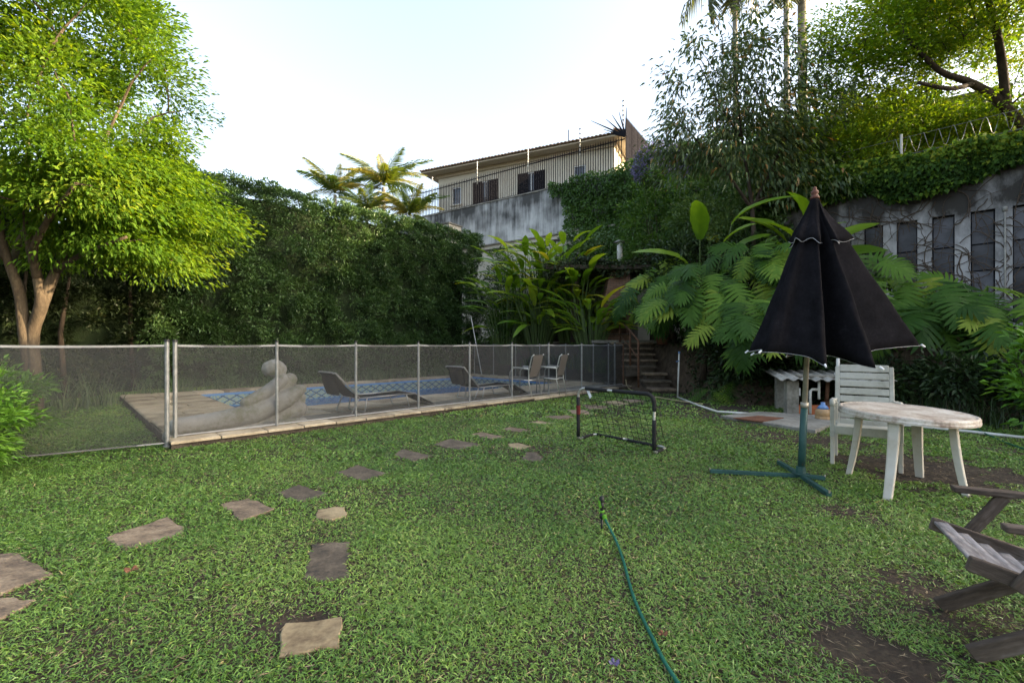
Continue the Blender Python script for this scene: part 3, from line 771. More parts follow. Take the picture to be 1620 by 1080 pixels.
# dry thatch and soil crumbs in the worn patches
n = 60000
x = rng.uniform(-4, 8, n); y = rng.uniform(1.2, 8, n)
k = (np.abs(x) < 1.3 * y) & (edge_dist(x, y) < 0)
a_, b_ = (x - PO.x + y - PO.y) * S2, (-(x - PO.x) + y - PO.y) * S2
k &= ~((a_ > -0.05) & (b_ > -0.08))
for sp in stone_polys: k &= ~in_poly(x, y, sp)
x, y = x[k], y[k]; n = len(x)
an = rng.uniform(0, 6.28, n)
M['thatch'] = leafmat('dry_thatch', [(0, (0.08, 0.055, 0.035)), (0.6, (0.19, 0.14, 0.085)), (1, (0.34, 0.27, 0.17))], 0.1, 0.8)
tag(leaves('dry_thatch', np.stack([x, y, rng.uniform(0.002, 0.012, n)], 1), np.stack([np.cos(an), np.sin(an), rng.uniform(0.0, 0.25, n)], 1), rng.uniform(0.02, 0.06, n), 0.004, M['thatch'], droop=0.0), 'dry brown thatch scattered between the grass blades', 'thatch')
# ================================================================ FENCE ROUND THE POOL
def a_on(u, b):            # deck coordinate a where the line b=const crosses the photo column u
    t = (u - 810) / F
    p = PB(0, b); return (t * p.y - p.x) / (EA.x - t * EA.y)
def b_on(u, a):
    t = (u - 810) / F
    p = PB(a, 0); return (t * p.y - p.x) / (EB.x - t * EB.y)
FT = 1.30                  # top of the mesh
def fence(name, label, pts, z0, mesh_posts, cat='fence', last=None, tops=None):
    """pts: plan points of the posts"""
    root = thing(name, label, cat, (pts[0].x, pts[0].y, z0))
    for i, p in enumerate(pts):
        top = FT + 0.035
        m = MB()
        rad = 0.026 if i == 0 else 0.021
        m.tube([(p.x, p.y, z0 - 0.02), (p.x, p.y, top)], rad, 10)
        po = m.build('post', M['rust'] if (last and i == len(pts) - 1) else M['alu'], root, world=True, smooth=False)
        c = MB(); c.tube([(p.x, p.y, top), (p.x, p.y, top + 0.03)], [rad * 1.25, rad * 1.1], 10); c.build('cap', M['black_plastic'], po, world=True)
        f_ = MB(); f_.tube([(p.x, p.y, z0 - 0.005), (p.x, p.y, z0 + 0.012)], rad * 1.7, 10); f_.build('foot_ring', M['alu'], po, world=True)
    for p, q in zip(pts[:-1], pts[1:]):
        d = (q - p); L_ = d.length; d.normalize(); nn = Vector((-d.y, d.x, 0))
        nx, nz = 9, 5
        m = MB(); t = MB(); hm = MB()
        for i in range(nx + 1):
            f = i / nx
            sag = 0.012 * math.sin(math.pi * f)
            for j in range(nz + 1):
                g = j / nz
                bow = 0.02 * math.sin(math.pi * f) * math.sin(math.pi * g + 0.4) * random.uniform(0.6, 1.3)
                pp = p + d * (L_ * f) + nn * bow
                m.v.append((pp.x, pp.y, z0 + 0.035 + (FT - sag - z0 - 0.035) * g))
        for i in range(nx):
            for j in range(nz):
                a = i * (nz + 1) + j
                m.f.append((a, a + nz + 1, a + nz + 2, a + 1))
        pa = m.build('mesh_panel', M['fence_mesh'], root, world=True, smooth=True)
        for mm, zz_, hh in ((t, FT - 0.012, 0.026), (hm, z0 + 0.045, 0.016)):
            for i in range(nx + 1):
                f = i / nx; sag = 0.012 * math.sin(math.pi * f) if zz_ > 0.6 else 0
                pp = p + d * (L_ * f)
                for o_ in (-0.004, 0.004):
                    for hz in (-hh / 2, hh / 2):
                        mm.v.append((pp.x + nn.x * o_, pp.y + nn.y * o_, zz_ - sag + hz))
            for i in range(nx):
                a = i * 4; b = a + 4
                mm.f += [(a, b, b + 1, a + 1), (a + 2, a + 3, b + 3, b + 2), (a + 1, b + 1, b + 3, a + 3), (a, a + 2, b + 2, b)]
        t.build('top_tape', M['tape'], pa, world=True); hm.build('hem', M['tape'], pa, world=True)
    return root
BF = 0.24
near = [PB(a_on(u, BF), BF) for u in (277, 438, 563, 662, 743, 810, 868, 920)] + [PB(10.95, BF)]
fence('pool_fence', 'grey mesh pool fence along the stone kerb facing the lawn', near, DECK - 0.02, None, last=True)
side = [PB(10.99, b) for b in [0.55] + [b_on(u, 11.0) for u in (963, 939, 921, 895, 854, 816, 781, 751)]]
fence('pool_fence', 'grey mesh pool fence closing the far right end of the pool', side, DECK - 0.02, None)
g0 = Vector((-4.345, 5.66, 0)); g1 = G(20, 733); gd = (g1 - g0).normalized()
fence('fence_gate', 'grey mesh fence panel left of the double post, behind the green shrub', [g0, g0 + gd * 1.75, g0 + gd * 3.6], 0.02, None)

# ================================================================ RECLINING SCULPTURE
def SP(u, v, off=0.55):
    """pixel on the vertical plane b = off"""
    t = (u - 810) / F; p = PB(0, off)
    a = (t * p.y - p.x) / (EA.x - t * EA.y); q = PB(a, off)
    return Vector((q.x, q.y, H - (v - HV) / F * q.y))
m = MB()
def stube(pts):
    ps = [SP(u, v, o) for u, v, r_, o in pts]; rs = [r_ * 1.03 * p.y / F for (u, v, r_, o), p in zip(pts, ps)]
    # round ends
    P_, R_ = [], []
    d0 = (ps[0] - ps[1]).normalized(); d1 = (ps[-1] - ps[-2]).normalized()
    P_ += [ps[0] + d0 * rs[0] * 0.9, ps[0] + d0 * rs[0] * 0.6]; R_ += [rs[0] * 0.2, rs[0] * 0.75]
    P_ += ps; R_ += rs
    P_ += [ps[-1] + d1 * rs[-1] * 0.6, ps[-1] + d1 * rs[-1] * 0.9]; R_ += [rs[-1] * 0.75, rs[-1] * 0.2]
    m.tube(P_, R_, 14)
stube([(427, 583, 13, .52), (433, 582, 15, .52), (440, 585, 13.5, .53)])
stube([(442, 594, 8, .55), (452, 604, 10, .60), (468, 632, 15, .66)])
stube([(447, 600, 9, .42), (420, 621, 10, .40), (388, 637, 8, .40)])
stube([(459, 600, 11, .56), (438, 622, 13, .54), (402, 641, 11, .50)])
stube([(477, 615, 8, .40), (454, 630, 14, .42), (400, 654, 16, .42), (335, 668, 15, .42), (280, 675, 14, .42)])
stube([(473, 646, 13, .58), (440, 656, 16, .56), (380, 672, 15, .52), (305, 687, 13, .50), (270, 690, 12, .48)])
stube([(478, 668, 9, .36), (400, 681, 10, .38), (330, 692, 9, .40), (290, 697, 8, .42)])
so = m.build('reclining_sculpture', M['statue'], world=True, smooth=True)
tag(so, 'pale mossy abstract reclining figure with egg shaped head behind the mesh fence', 'sculpture')
md = so.modifiers.new('remesh', 'REMESH'); md.mode = 'VOXEL'; md.voxel_size = 0.011; md.use_smooth_shade = True
md = so.modifiers.new('smooth', 'SMOOTH'); md.factor = 0.5; md.iterations = 9

# ================================================================ LOUNGERS (local: +x runs from head to foot)
def lounger(loc, rz, label):
    t = thing('sun_lounger', label, 'sun lounger', loc, rz, 'sun loungers by the pool')
    z = 0.26; w = 0.30
    m = MB()
    for s in (-1, 1): m.tube([(0.0, s * w, z), (1.15, s * w, z)], 0.013, 8)
    m.tube([(1.15, -w, z), (1.15, w, z)], 0.013, 8); m.tube([(0, -w, z), (0, w, z)], 0.013, 8)
    m.build('seat_frame', M['steel'], t, smooth=True)
    def sheet(p0, p1, n=8, sag=0.03):
        mm = MB()
        for i in range(n + 1):
            f = i / n; p = Vector(p0).lerp(Vector(p1), f); p.z -= sag * math.sin(math.pi * f)
            for y in (-w + 0.01, w - 0.01):
                mm.v.append((p.x, y, p.z)); mm.v.append((p.x, y, p.z - 0.006))
        for i in range(n):
            a = i * 4; b = a + 4
            mm.f += [(a, b, b + 2, a + 2), (a + 1, a + 3, b + 3, b + 1), (a, a + 1, b + 1, b), (a + 2, b + 2, b + 3, a + 3)]
        return mm
    sheet((0.02, 0, z + 0.012), (1.12, 0, z + 0.012)).build('seat_sling', M['sling'], t, smooth=True)
    bt = Vector((-0.47, 0, z + 0.47))
    m = MB(); m.tube([(0, -w, z), (bt.x, -w, bt.z)] , 0.013, 8)
    pts = [(0, -w, z), (bt.x * 0.93, -w, z + 0.46), (bt.x * 0.99, -w * 0.93, bt.z - 0.01), (bt.x, -w * 0.8, bt.z), (bt.x, w * 0.8, bt.z), (bt.x * 0.99, w * 0.93, bt.z - 0.01), (bt.x * 0.93, w, z + 0.46), (0, w, z)]
    m = MB(); m.tube(pts, 0.014, 8); m.build('back_frame', M['steel'], t, smooth=True)
    sheet((-0.01, 0, z + 0.01), (bt.x * 0.98, 0, bt.z - 0.01), sag=0.025).build('back_sling', M['sling'], t, smooth=True)
    # head cushion hanging behind the back
    cu = MB(); n = 6
    for i in range(n + 1):
        f = i / n
        for j, y in enumerate((-0.20, 0.20)):
            th = 0.035 * math.sin(math.pi * (0.15 + 0.7 * f))
            x = bt.x * 0.86 - 0.03 + 0.10 * f; zz_ = bt.z - 0.07 - 0.33 * f
            cu.v += [(x - th, y, zz_), (x + th, y, zz_)]
    for i in range(n):
        a = i * 4; b = a + 4
        cu.f += [(a, b, b + 2, a + 2), (a + 1, a + 3, b + 3, b + 1), (a, a + 1, b + 1, b), (a + 2, b + 2, b + 3, a + 3)]
    cu.f += [(0, 2, 3, 1), (n * 4, n * 4 + 1, n * 4 + 3, n * 4 + 2)]
    cu.build('head_cushion', M['sling'], t, smooth=True)
    # legs: bent hoop at each end
    for nm, x0, x1 in (('leg', -0.02, -0.14), ('leg', 0.14, 0.10), ('leg', 0.95, 1.02)):
        m = MB(); m.tube([(x0, -w, z), (x1, -w * 0.98, 0.02), (x1, -w * 0.9, 0.013), (x1, w * 0.9, 0.013), (x1, w * 0.98, 0.02), (x0, w, z)], 0.012, 8); m.build(nm, M['steel'], t, smooth=True)
    # foot section hinged down to the deck
    m = sheet((1.16, 0, z), (1.62, 0, 0.02), sag=0.015); m.build('foot_sling', M['sling'], t, smooth=True)
    m = MB()
    for s in (-1, 1): m.tube([(1.15, s * w, z), (1.63, s * w, 0.013)], 0.012, 8)
    m.tube([(1.63, -w, 0.013), (1.63, w, 0.013)], 0.012, 8); m.build('foot_frame', M['steel'], t, smooth=True)
    return t
q_ = PB(a_on(556, .80), .80); lounger((q_.x, q_.y, DECK), R(47), 'black sling sun lounger beside the sculpture, nearer of the two')
q_ = PB(a_on(744, .82), .82); lounger((q_.x, q_.y, DECK), R(47), 'black sling sun lounger beside the metal chairs, farther of the two')

# ================================================================ METAL SLING CHAIRS (local: +y is the way it faces)
def armchair(loc, rz, label):
    t = thing('patio_chair', label, 'chair', loc, rz, 'metal chairs by the pool')
    w = 0.27
    for s in (-1, 1):
        m = MB()
        m.tube([(s * w, 0.30, 0.0), (s * w, 0.27, 0.55), (s * w, 0.22, 0.63), (s * w, 0.12, 0.655), (s * w, -0.22, 0.63)], 0.014, 8)
        m.build('front_leg', M['steel'], t, smooth=True)
        m = MB()
        m.tube([(s * w, -0.30, 0.0), (s * w, -0.22, 0.35), (s * w, -0.22, 0.60), (s * w, -0.30, 0.92), (s * w, -0.36, 0.97)], 0.014, 8)
        m.build('rear_leg', M['steel'], t, smooth=True)
        m = MB(); m.tube([(s * w, 0.27, 0.40), (s * w, -0.22, 0.37)], 0.012, 8); m.build('seat_rail', M['steel'], t, smooth=True)
        m = MB(); m.bar((s * w, 0.20, 0.672), (s * w, -0.20, 0.655), 0.045, 0.016); m.build('armrest', M['white_frame'], t, bevel=0.004)
    m = MB(); m.bar((0, 0.27, 0.405), (0, -0.22, 0.375), 2 * w - 0.02, 0.012); m.build('seat', M['taupe_sling'], t)
    m = MB(); m.bar((0, -0.225, 0.44), (0, -0.345, 0.955), 2 * w - 0.02, 0.012, up=(0, 1, 0)); m.build('backrest', M['taupe_sling'], t)
    m = MB(); m.tube([(-w, -0.22, 0.37), (w, -0.22, 0.37)], 0.012, 8); m.tube([(-w, 0.27, 0.40), (w, 0.27, 0.40)], 0.012, 8); m.build('crossbar', M['steel'], t, smooth=True)
    return t
armchair((0.32, 10.75, DECK), R(62), 'taupe metal armchair with its back to the lawn, left of the pair')
armchair((0.98, 11.15, DECK), R(66), 'pale metal armchair behind the taupe one, right of the pair')

# leaning pool pole and louvred vent beyond the pool
m = MB(); m.tube([tuple(A(762, 592, 16.5)), tuple(A(745, 500, 17.2))], 0.015, 6)
tag(m.build('pool_pole', M['pvc'], world=True, smooth=True), 'thin white pole leaning beyond the far end of the pool', 'pole')

# ================================================================ STEPPED ACCESS
def rough_slab(x0, x1, y0, y1, z0, z1, n=5, j=0.03):
    pts = []
    cs = [(x0, y0), (x1, y0), (x1, y1), (x0, y1)]
    for i in range(4):
        p, q = cs[i], cs[(i + 1) % 4]
        for k in range(n):
            f = k / n; pts.append((p[0] + (q[0] - p[0]) * f + random.uniform(-j, j), p[1] + (q[1] - p[1]) * f + random.uniform(-j, j)))
    m = MB(); m.prism(pts, z0, z1, 0.012); return m
st = thing('stone_stair', 'rough stone garden steps climbing beside the mesh fence to the terrace', 'stairs', (4.0, 12.0, 0.0))
XS = [(3.74, 4.42), (3.66, 4.45), (3.85, 4.5), (3.36, 4.32), (3.5, 4.48), (3.6, 4.52), (3.7, 4.58), (3.3, 4.7)]
for i, (yy, zz_) in enumerate(zip(STEPY, STEPZ)):
    rough_slab(XS[i][0], XS[i][1], yy - 0.03, yy + 0.50, zz_ - 0.06, zz_, j=0.025).build('tread', M['slate_b' if i in (3, 1) else 'slate_a'], st, world=True)
    m = rough_slab(XS[i][0] + 0.05, XS[i][1] - 0.05, yy + 0.03, yy + 0.5, max(zz_ - 0.30, -0.05), zz_ - 0.062, j=0.02); m.build('riser', M['deckbase'], st, world=True)
hr = thing('handrail', 'rusty iron handrail on the left of the stone steps', 'handrail', (3.56, 12.65, 0.2))
pts = [(3.56, 12.65, 1.40), (3.58, 13.6, 1.72), (3.60, 15.0, 2.12)]
m = MB(); m.tube(pts, 0.028, 8); m.build('rail', M['rust'], hr, world=True, smooth=True)
m = MB(); m.tube([(p[0], p[1], p[2] - 0.5) for p in pts], 0.02, 8); m.build('lower_rail', M['rust'], hr, world=True, smooth=True)
for p, b_ in zip(pts, (0.1, 0.55, 1.3)):
    m = MB(); m.tube([(p[0], p[1], b_), p], 0.03, 8); m.build('post', M['rust'], hr, world=True, smooth=True)

# ================================================================ BARBECUE TERRACE
m = MB(); m.box((5.9, 17.9, TERR + 0.02), (6.4, 5.6, 0.1), 0); tag(m.build('terrace_floor', M['concrete']), kind='structure')
bq = thing('barbecue_oven', 'small red brick barbecue with open firebox on the terrace', 'barbecue', (3.75, 16.4, TERR + 0.07))
def bb(name, c, d, mt='brick'):
    m = MB(); m.box(c, d); return m.build(name, M[mt], bq)
bb('base', (0, 0, 0.11), (1.0, 0.7, 0.22)); bb('side_wall', (-0.42, 0, 0.55), (0.16, 0.7, 0.66)); bb('side_wall', (0.42, 0, 0.55), (0.16, 0.7, 0.66))
bb('back_wall', (0, 0.28, 0.55), (0.676, 0.12, 0.66)); bb('hood', (0, 0, 1.03), (1.04, 0.72, 0.30)); bb('shelf', (0, -0.02, 0.231), (1.1, 0.78, 0.02), 'concrete')
m = MB(); m.add([(-.5, -.34, 1.18), (.5, -.34, 1.18), (.5, .34, 1.18), (-.5, .34, 1.18), (-.2, -.2, 2.5), (.5, -.2, 2.5), (.5, .3, 2.5), (-.2, .3, 2.5)], [(0, 3, 2, 1), (4, 5, 6, 7), (0, 1, 5, 4), (1, 2, 6, 5), (2, 3, 7, 6), (3, 0, 4, 7)]); m.build('flue', M['brick'], bq)
bb('vent', (0.02, -0.365, 1.05), (0.24, 0.012, 0.1), 'black_plastic')
pv = thing('barbecue_shelter', 'dark lean-to roof on posts over the barbecue, overgrown with ivy', 'shelter', (2.6, 17.2, TERR + 0.07))
m = MB(); m.box((3.3, 17.6, 4.05), (4.2, 3.4, 0.14)); m.build('roof_slab', M['deckbase'], pv, world=True)
for x, y in ((2.3, 16.4), (5.2, 16.4)):
    m = MB(); m.tube([(x, y, TERR), (x, y, 3.98)], [0.17, 0.13], 10); m.build('post', M['dark_bark'], pv, world=True, smooth=True)
m = MB(); m.box((3.3, 19.2, 2.7), (4.1, 0.15, 2.55)); m.build('back_wall', M['concrete'], pv, world=True)
cp = thing('chimney_pipe', 'white metal chimney pipe with cap above the ivy', 'chimney', (4.05, 16.9, 4.1))
m = MB(); m.tube([(4.05, 16.9, 4.12), (4.05, 16.9, 5.12)], 0.10, 14); m.build('pipe', M['pvc'], cp, world=True, smooth=True)
m = MB(); m.lathe([(0.20, 5.13), (0.19, 5.17), (0.03, 5.24)], (4.05, 16.9, 0), 14); m.build('cap', M['fibre_cement'], cp, world=True)
pt_ = thing('terracotta_pot', 'brown terracotta pot at the top of the stone steps', 'pot', (4.78, 14.2, bank_at(4.78, 14.2)))
m = MB(); m.lathe([(0.18, -0.05), (0.28, 0.36), (0.30, 0.38), (0.30, 0.44), (0.26, 0.44), (0.25, 0.36)], n=20); m.build('body', M['pot'], pt_, smooth=True)
m = MB(); m.lathe([(0.25, 0.36), (0.24, 0.38)], n=16); m.build('soil', M['soil'], pt_)

# ================================================================ GRASS THINGS: goal, sprinkler, hoses
gl = thing('mini_goal', 'small black foam padded football goal with black net on the lawn', 'goal', (1.30, 5.76, 0))
L0 = G(915, 697); R0 = G(1035, 720); LB = G(941, 689); RB = G(1054, 711); GH = 0.715
gd_ = (R0 - L0).normalized()
up = Vector((0, 0, 1))
r_ = 0.10
lt, rt = L0 + up * GH, R0 + up * GH
back = (LB - L0)
def arc(c, d0, d1, rad, n=5):
    return [c + d0 * (rad * math.cos(math.pi / 2 * k / n)) + d1 * (rad * math.sin(math.pi / 2 * k / n)) for k in range(n + 1)]
lo = 0.025
fp = [LB + up * lo + gd_ * 0.4] + [LB + up * lo + gd_ * .06] + [LB + up * lo] + [L0 + up * lo + back * 0.15] + arc(L0 + up * (lo + .05) + back * .04, -up, -back.normalized() * 0.3, 0.05, 3) + [L0 + up * 0.12]
fp = [LB + up * lo + gd_ * 0.5, LB + up * lo + gd_ * .05, LB + up * lo - back * 0.12, L0 + up * lo + back * 0.12, L0 + up * 0.05, L0 + up * 0.12]
fp += arc(L0 + up * (GH - r_) + gd_ * r_, -gd_, up, r_)
fp += arc(R0 + up * (GH - r_) - gd_ * r_, up, gd_, r_)
back2 = (RB - R0)
fp += [R0 + up * 0.12, R0 + up * 0.05, R0 + up * lo + back2 * 0.12, RB + up * lo - back2 * 0.12, RB + up * lo - gd_ * .05, LB + up * lo + gd_ * 0.5]
m = MB(); m.tube(fp, 0.016, 8); m.build('frame', M['steel'], gl, world=True, smooth=True)
def sleeve(pts, rad=0.025, nm='foam_sleeve', mt='foam'):
    q = [Vector(p) for p in pts]; Q = []
    for a_, b_ in zip(q[:-1], q[1:]):
        for k in range(4): Q.append(a_.lerp(b_, k / 4))
    Q.append(q[-1])
    m = MB(); m.tube(Q, [rad * random.uniform(0.95, 1.06) for _ in Q], 9); return m.build(nm, M[mt], gl, world=True, smooth=True)
sleeve([L0 + up * 0.06, L0 + up * (GH - r_ - .02)])
c0, c1_ = lt + gd_ * r_, rt - gd_ * r_
sleeve([c0 + gd_ * .02, c0.lerp(c1_, .40)]); sleeve([c0.lerp(c1_, .49)] + [c1_] + arc(R0 + up * (GH - r_) - gd_ * r_, up, gd_, r_)[1:] + [R0 + up * (GH - .2)])
sleeve([R0 + up * 0.06, R0 + up * (GH - .30)])
sleeve([L0 + up * lo + back * .25, LB + up * lo - back * .15], .022); sleeve([LB + up * lo + gd_ * .04, LB.lerp(RB, .42) + up * lo], .022)
sleeve([LB.lerp(RB, .5) + up * lo, RB + up * lo - gd_ * .12], .022); sleeve([R0 + up * lo + back2 * .2, RB + up * lo - back2 * .35], .022)
m = MB(); m.tube([L0 + up * .36, L0 + up * .48], 0.0275, 10); m.build('red_print', M['red_print'], gl, world=True)
m = MB(); p = c0 + gd_ * .03 - up * .02; m.add([p, p + gd_ * .05 - up * .005, p + gd_ * .10 - up * .10, p + gd_ * .06 - up * .11, p + gd_ * .09 - up * .075], [(0, 1, 2, 4), (0, 4, 3)]); m.build('tag', M['white_tag'], gl, world=True)
m = MB(); NX, NZ = 12, 9
def netp(i, j):
    f = i / NX; g = j / NZ
    p = (c0 - gd_ * .06).lerp(c1_ + gd_ * .06, f); q = LB.lerp(RB, f) + up * lo
    pp = p.lerp(q, g); pp += up * (-.03 * math.sin(math.pi * g)) + back.normalized() * (.05 * math.sin(math.pi * g))
    random.seed(i * 31 + j); pp += Vector((random.uniform(-.008, .008), random.uniform(-.008, .008), random.uniform(-.008, .008)))
    return pp
for i in range(NX + 1): m.tube([netp(i, j) for j in range(NZ + 1)], 0.0030, 4, False)
for j in range(1, NZ): m.tube([netp(i, j) for i in range(NX + 1)], 0.0030, 4, False)
for (f0, t0, b0) in ((L0, lt, LB), (R0, rt, RB)):       # side nets
    for j in range(1, 8):
        g = j / 8; m.tube([f0 + up * (GH * (1 - g)), (t0).lerp(b0 + up * lo, g)], 0.0030, 4, False)
m.build('net', M['net'], gl, world=True)
random.seed(5)

sp = thing('sprinkler', 'black and lime spike sprinkler standing in the lawn at hose end', 'sprinkler', tuple(G(952, 838)))
for nm, prof, mt in (('spike', [(0.004, -0.05), (0.007, 0.02), (0.008, 0.08)], 'black_plastic'), ('body', [(0.012, 0.08), (0.017, 0.085), (0.017, 0.11), (0.011, 0.115), (0.012, 0.15), (0.016, 0.155), (0.014, 0.20)], 'black_plastic'),
                     ('collar', [(0.0185, 0.125), (0.0195, 0.128), (0.0195, 0.136), (0.0185, 0.139)], 'lime'), ('head', [(0.017, 0.20), (0.019, 0.205), (0.016, 0.235), (0.006, 0.24)], 'black_plastic')):
    m = MB(); m.lathe(prof, n=12); m.build(nm, M[mt], sp, smooth=True)
m = MB(); m.bar((-.012, -.012, .16), (-.02, -.01, .21), .006, .016); m.build('lever', M['lime'], sp)
hp = [(954, 815, .105), (958, 822, .095), (966, 838, .05), (975, 856, .018), (986, 886, .016), (994, 916, .016), (1003, 945, .016), (1018, 980, .016), (1034, 1012, .018), (1050, 1044, .018), (1076, 1085, .016), (1120, 1150, .016), (1180, 1230, .016)]
def spline(P_, n=6):
    out = []
    P_ = [P_[0]] + list(P_) + [P_[-1]]
    for i in range(1, len(P_) - 2):
        a_, b_, c_, d_ = P_[i - 1], P_[i], P_[i + 1], P_[i + 2]
        for k in range(n):
            t = k / n
            out.append(0.5 * ((2 * b_) + (c_ - a_) * t + (2 * a_ - 5 * b_ + 4 * c_ - d_) * t * t + (3 * b_ - a_ - 3 * c_ + d_) * t ** 3))
    out.append(P_[-2]); return out
hw = [A(u, v, G(952, 838).y) if i == 0 else None for i, (u, v, e) in enumerate(hp)]
hw = [Vector((G(952, 838).x + .015, G(952, 838).y - .012, .10))] + [G(u, v, e) for u, v, e in hp[1:]]
m = MB(); m.tube(spline(hw), 0.0085, 10)
ho = m.build('garden_hose', M['hose'], world=True, smooth=True); tag(ho, 'green garden hose running from sprinkler towards the camera', 'hose')
m = MB(); m.tube([hw[0], hw[0].lerp(hw[1], .5)], 0.0165, 12); m.tube([hw[0].lerp(hw[1], .5), hw[1]], 0.0145, 12); m.build('connector', M['lime'], ho, world=True)
m = MB(); m.tube(spline([G(990, 600, .25), G(993, 612, .05), G(1008, 622, .03), G(1023, 626, .03), G(1045, 629, .03), G(1075, 634, .03), G(1112, 639, .03)]), 0.012, 8)
tag(m.build('garden_hose', M['yellow_hose'], world=True, smooth=True), 'faded yellow hose curling from the fence end to the foot of the steps', 'hose')
m = MB(); m.tube(spline([G(1543, 676, .06), G(1560, 686, .03), G(1578, 694, .02), G(1600, 703, .02), G(1630, 712, .02), G(1680, 720, .02)]), 0.010, 8)
tag(m.build('garden_hose', M['hose'], world=True, smooth=True), 'thin green hose on the grass behind the round table', 'hose')
pp = thing('water_pipe', 'white plastic water pipe lying along the lawn edge with upright standpipe', 'pipe', tuple(G(1072, 628)))
m = MB(); m.tube([G(u, v, .03) for u, v in ((1072, 628), (1105, 641), (1135, 651), (1200, 655), (1310, 661), (1440, 673), (1540, 683), (1620, 692), (1720, 704))], 0.022, 8); m.build('pipe', M['pvc'], pp, world=True, smooth=True)
q = G(1072, 628); m = MB(); m.tube([q, (q.x + .02, q.y, 0.55), (q.x + .04, q.y, 1.08)], 0.02, 8); m.build('standpipe', M['pvc'], pp, world=True, smooth=True)
m = MB(); m.tube([(q.x + .03, q.y - .02, .9), (q.x - .05, q.y - .04, .88)], .012, 6); m.tube([(q.x + .04, q.y, 1.08), (q.x + .04, q.y, 1.13)], .026, 8); m.build('tap', M['jug_blue'], pp, world=True)
# ================================================================ PARASOL
ub = G(1267, 757)
um = thing('patio_umbrella', 'half closed black parasol with grey piping on a green cross stand', 'umbrella', tuple(ub))
def UL(p): return Vector(p) - ub
ax1 = Vector((0.135, 0.0, 2.72))             # apex relative to base (leans a little)
def axis(z): return Vector((ax1.x * z / ax1.z, 0, z))
m = MB(); m.tube([(0, 0, 0.02), axis(0.70)], 0.032, 14); m.build('lower_pole', M['green_paint'], um, smooth=True)
m = MB(); m.tube([axis(0.69), axis(0.74)], [0.036, 0.035], 14); m.build('collar', M['pole_steel'], um, smooth=True)
m = MB(); m.tube([axis(0.735), axis(2.70)], 0.023, 12); m.build('upper_pole', M['pole_steel'], um, smooth=True)
m = MB(); m.lathe([(0.035, 0), (0.042, 0.015), (0.03, 0.03), (0.022, 0.04), (0.034, 0.055), (0.03, 0.075), (0.014, 0.09), (0.02, 0.10), (0.012, 0.115), (0.003, 0.12)], axis(2.71), 14); m.build('finial', M['red_wood'], um, smooth=True)
for k, (u, v) in enumerate(((1123, 749), (1312, 787), (1305, 761), (1232, 735))):
    e = UL(G(u, v)); e.z = 0.028
    d = e.normalized()
    m = MB(); m.bar(Vector((0, 0, 0.028 + 0.001 * k)) + d * 0.02, e + Vector((0, 0, 0.001 * k)), 0.042, 0.036); o = m.build('foot', M['green_paint'], um, bevel=0.003)
    m = MB(); m.tube([(e.x, e.y, 0.04), (e.x, e.y, 0.062)], 0.008, 6); m.build('bolt', M['pole_steel'], o)
m = MB(); m.lathe([(0.075, 0.05), (0.075, 0.056), (0.045, 0.058), (0.04, 0.12)], n=14); m.build('socket', M['green_paint'], um)
HEM = [(1.06, -.05, 1.29, 1), (.78, -.13, 1.275, 0), (.48, -.17, 1.235, 0), (.37, -.28, 1.17, 0), (.30, -.50, 1.10, 1), (.21, -.45, 1.12, 0), (.11, -.15, 1.20, 0), (0, -.14, 1.20, 0), (-.09, -.40, 1.15, 0), (-.17, -.50, 1.12, 1),
       (-.235, -.38, 1.19, 0), (-.36, -.27, 1.22, 0), (-.50, -.29, 1.232, 0), (-.58, -.24, 1.235, 1), (-.51, -.10, 1.255, 0), (-.55, .04, 1.23, 1), (-.34, .08, 1.25, 0), (-.32, .36, 1.2, 1), (-.12, .16, 1.24, 0), (.07, .42, 1.18, 1), (.18, .16, 1.24, 0), (.42, .34, 1.2, 1), (.47, .10, 1.26, 0)]
NSUB = 6
def hem_loop():
    P_ = [Vector(q[:3]) for q in HEM]; n = len(P_); out = []
    for i in range(n):
        a_, b_, c_, d_ = P_[i - 1], P_[i], P_[(i + 1) % n], P_[(i + 2) % n]
        for k in range(NSUB):
            t = k / NSUB
            out.append(0.5 * ((2 * b_) + (c_ - a_) * t + (2 * a_ - 5 * b_ + 4 * c_ - d_) * t * t + (3 * b_ - a_ - 3 * c_ + d_) * t ** 3))
    return out
HL_ = hem_loop(); cn = len(HL_)
def canopy_ring(t):
    """cloth outline at the fraction t from the apex to the hem"""
    out = []
    for k, q in enumerate(HL_):
        z = ax1.z + (q.z - ax1.z) * t
        rr = t * 0.965 + 0.035 * (1 - t)
        d = Vector((q.x, q.y, 0)); L_ = max(d.length, 1e-4)
        wr = 0.007 * math.sin(.9 * k + t * 9) * t + 0.006 * math.sin(21 * t + .35 * k) * t
        if t < .25: d = d.normalized() * (L_ * (t / .25) + .34 * (1 - t / .25) * 1.0)
        out.append(axis(z) + d * rr + d.normalized() * wr)
    return out
RIBS = [(math.degrees(math.atan2(q[1], q[0])), math.hypot(q[0], q[1]), q[2]) for q in HEM if q[3]]
m = MB(); rows = 18
for j in range(rows + 1): m.v += [tuple(p) for p in canopy_ring(max(j / rows, 0.012))]
for j in range(rows):
    for k in range(cn):
        a = j * cn + k; b = j * cn + (k + 1) % cn; m.f.append((a, a + cn, b + cn, b))
cv = m.build('canopy', M['canopy'], um, smooth=True)
md = cv.modifiers.new('sol', 'SOLIDIFY'); md.thickness = 0.004
hem = canopy_ring(1.0); m = MB(); m.tube(hem + [hem[0]], 0.0042, 5, False); m.build('piping', M['piping'], cv)
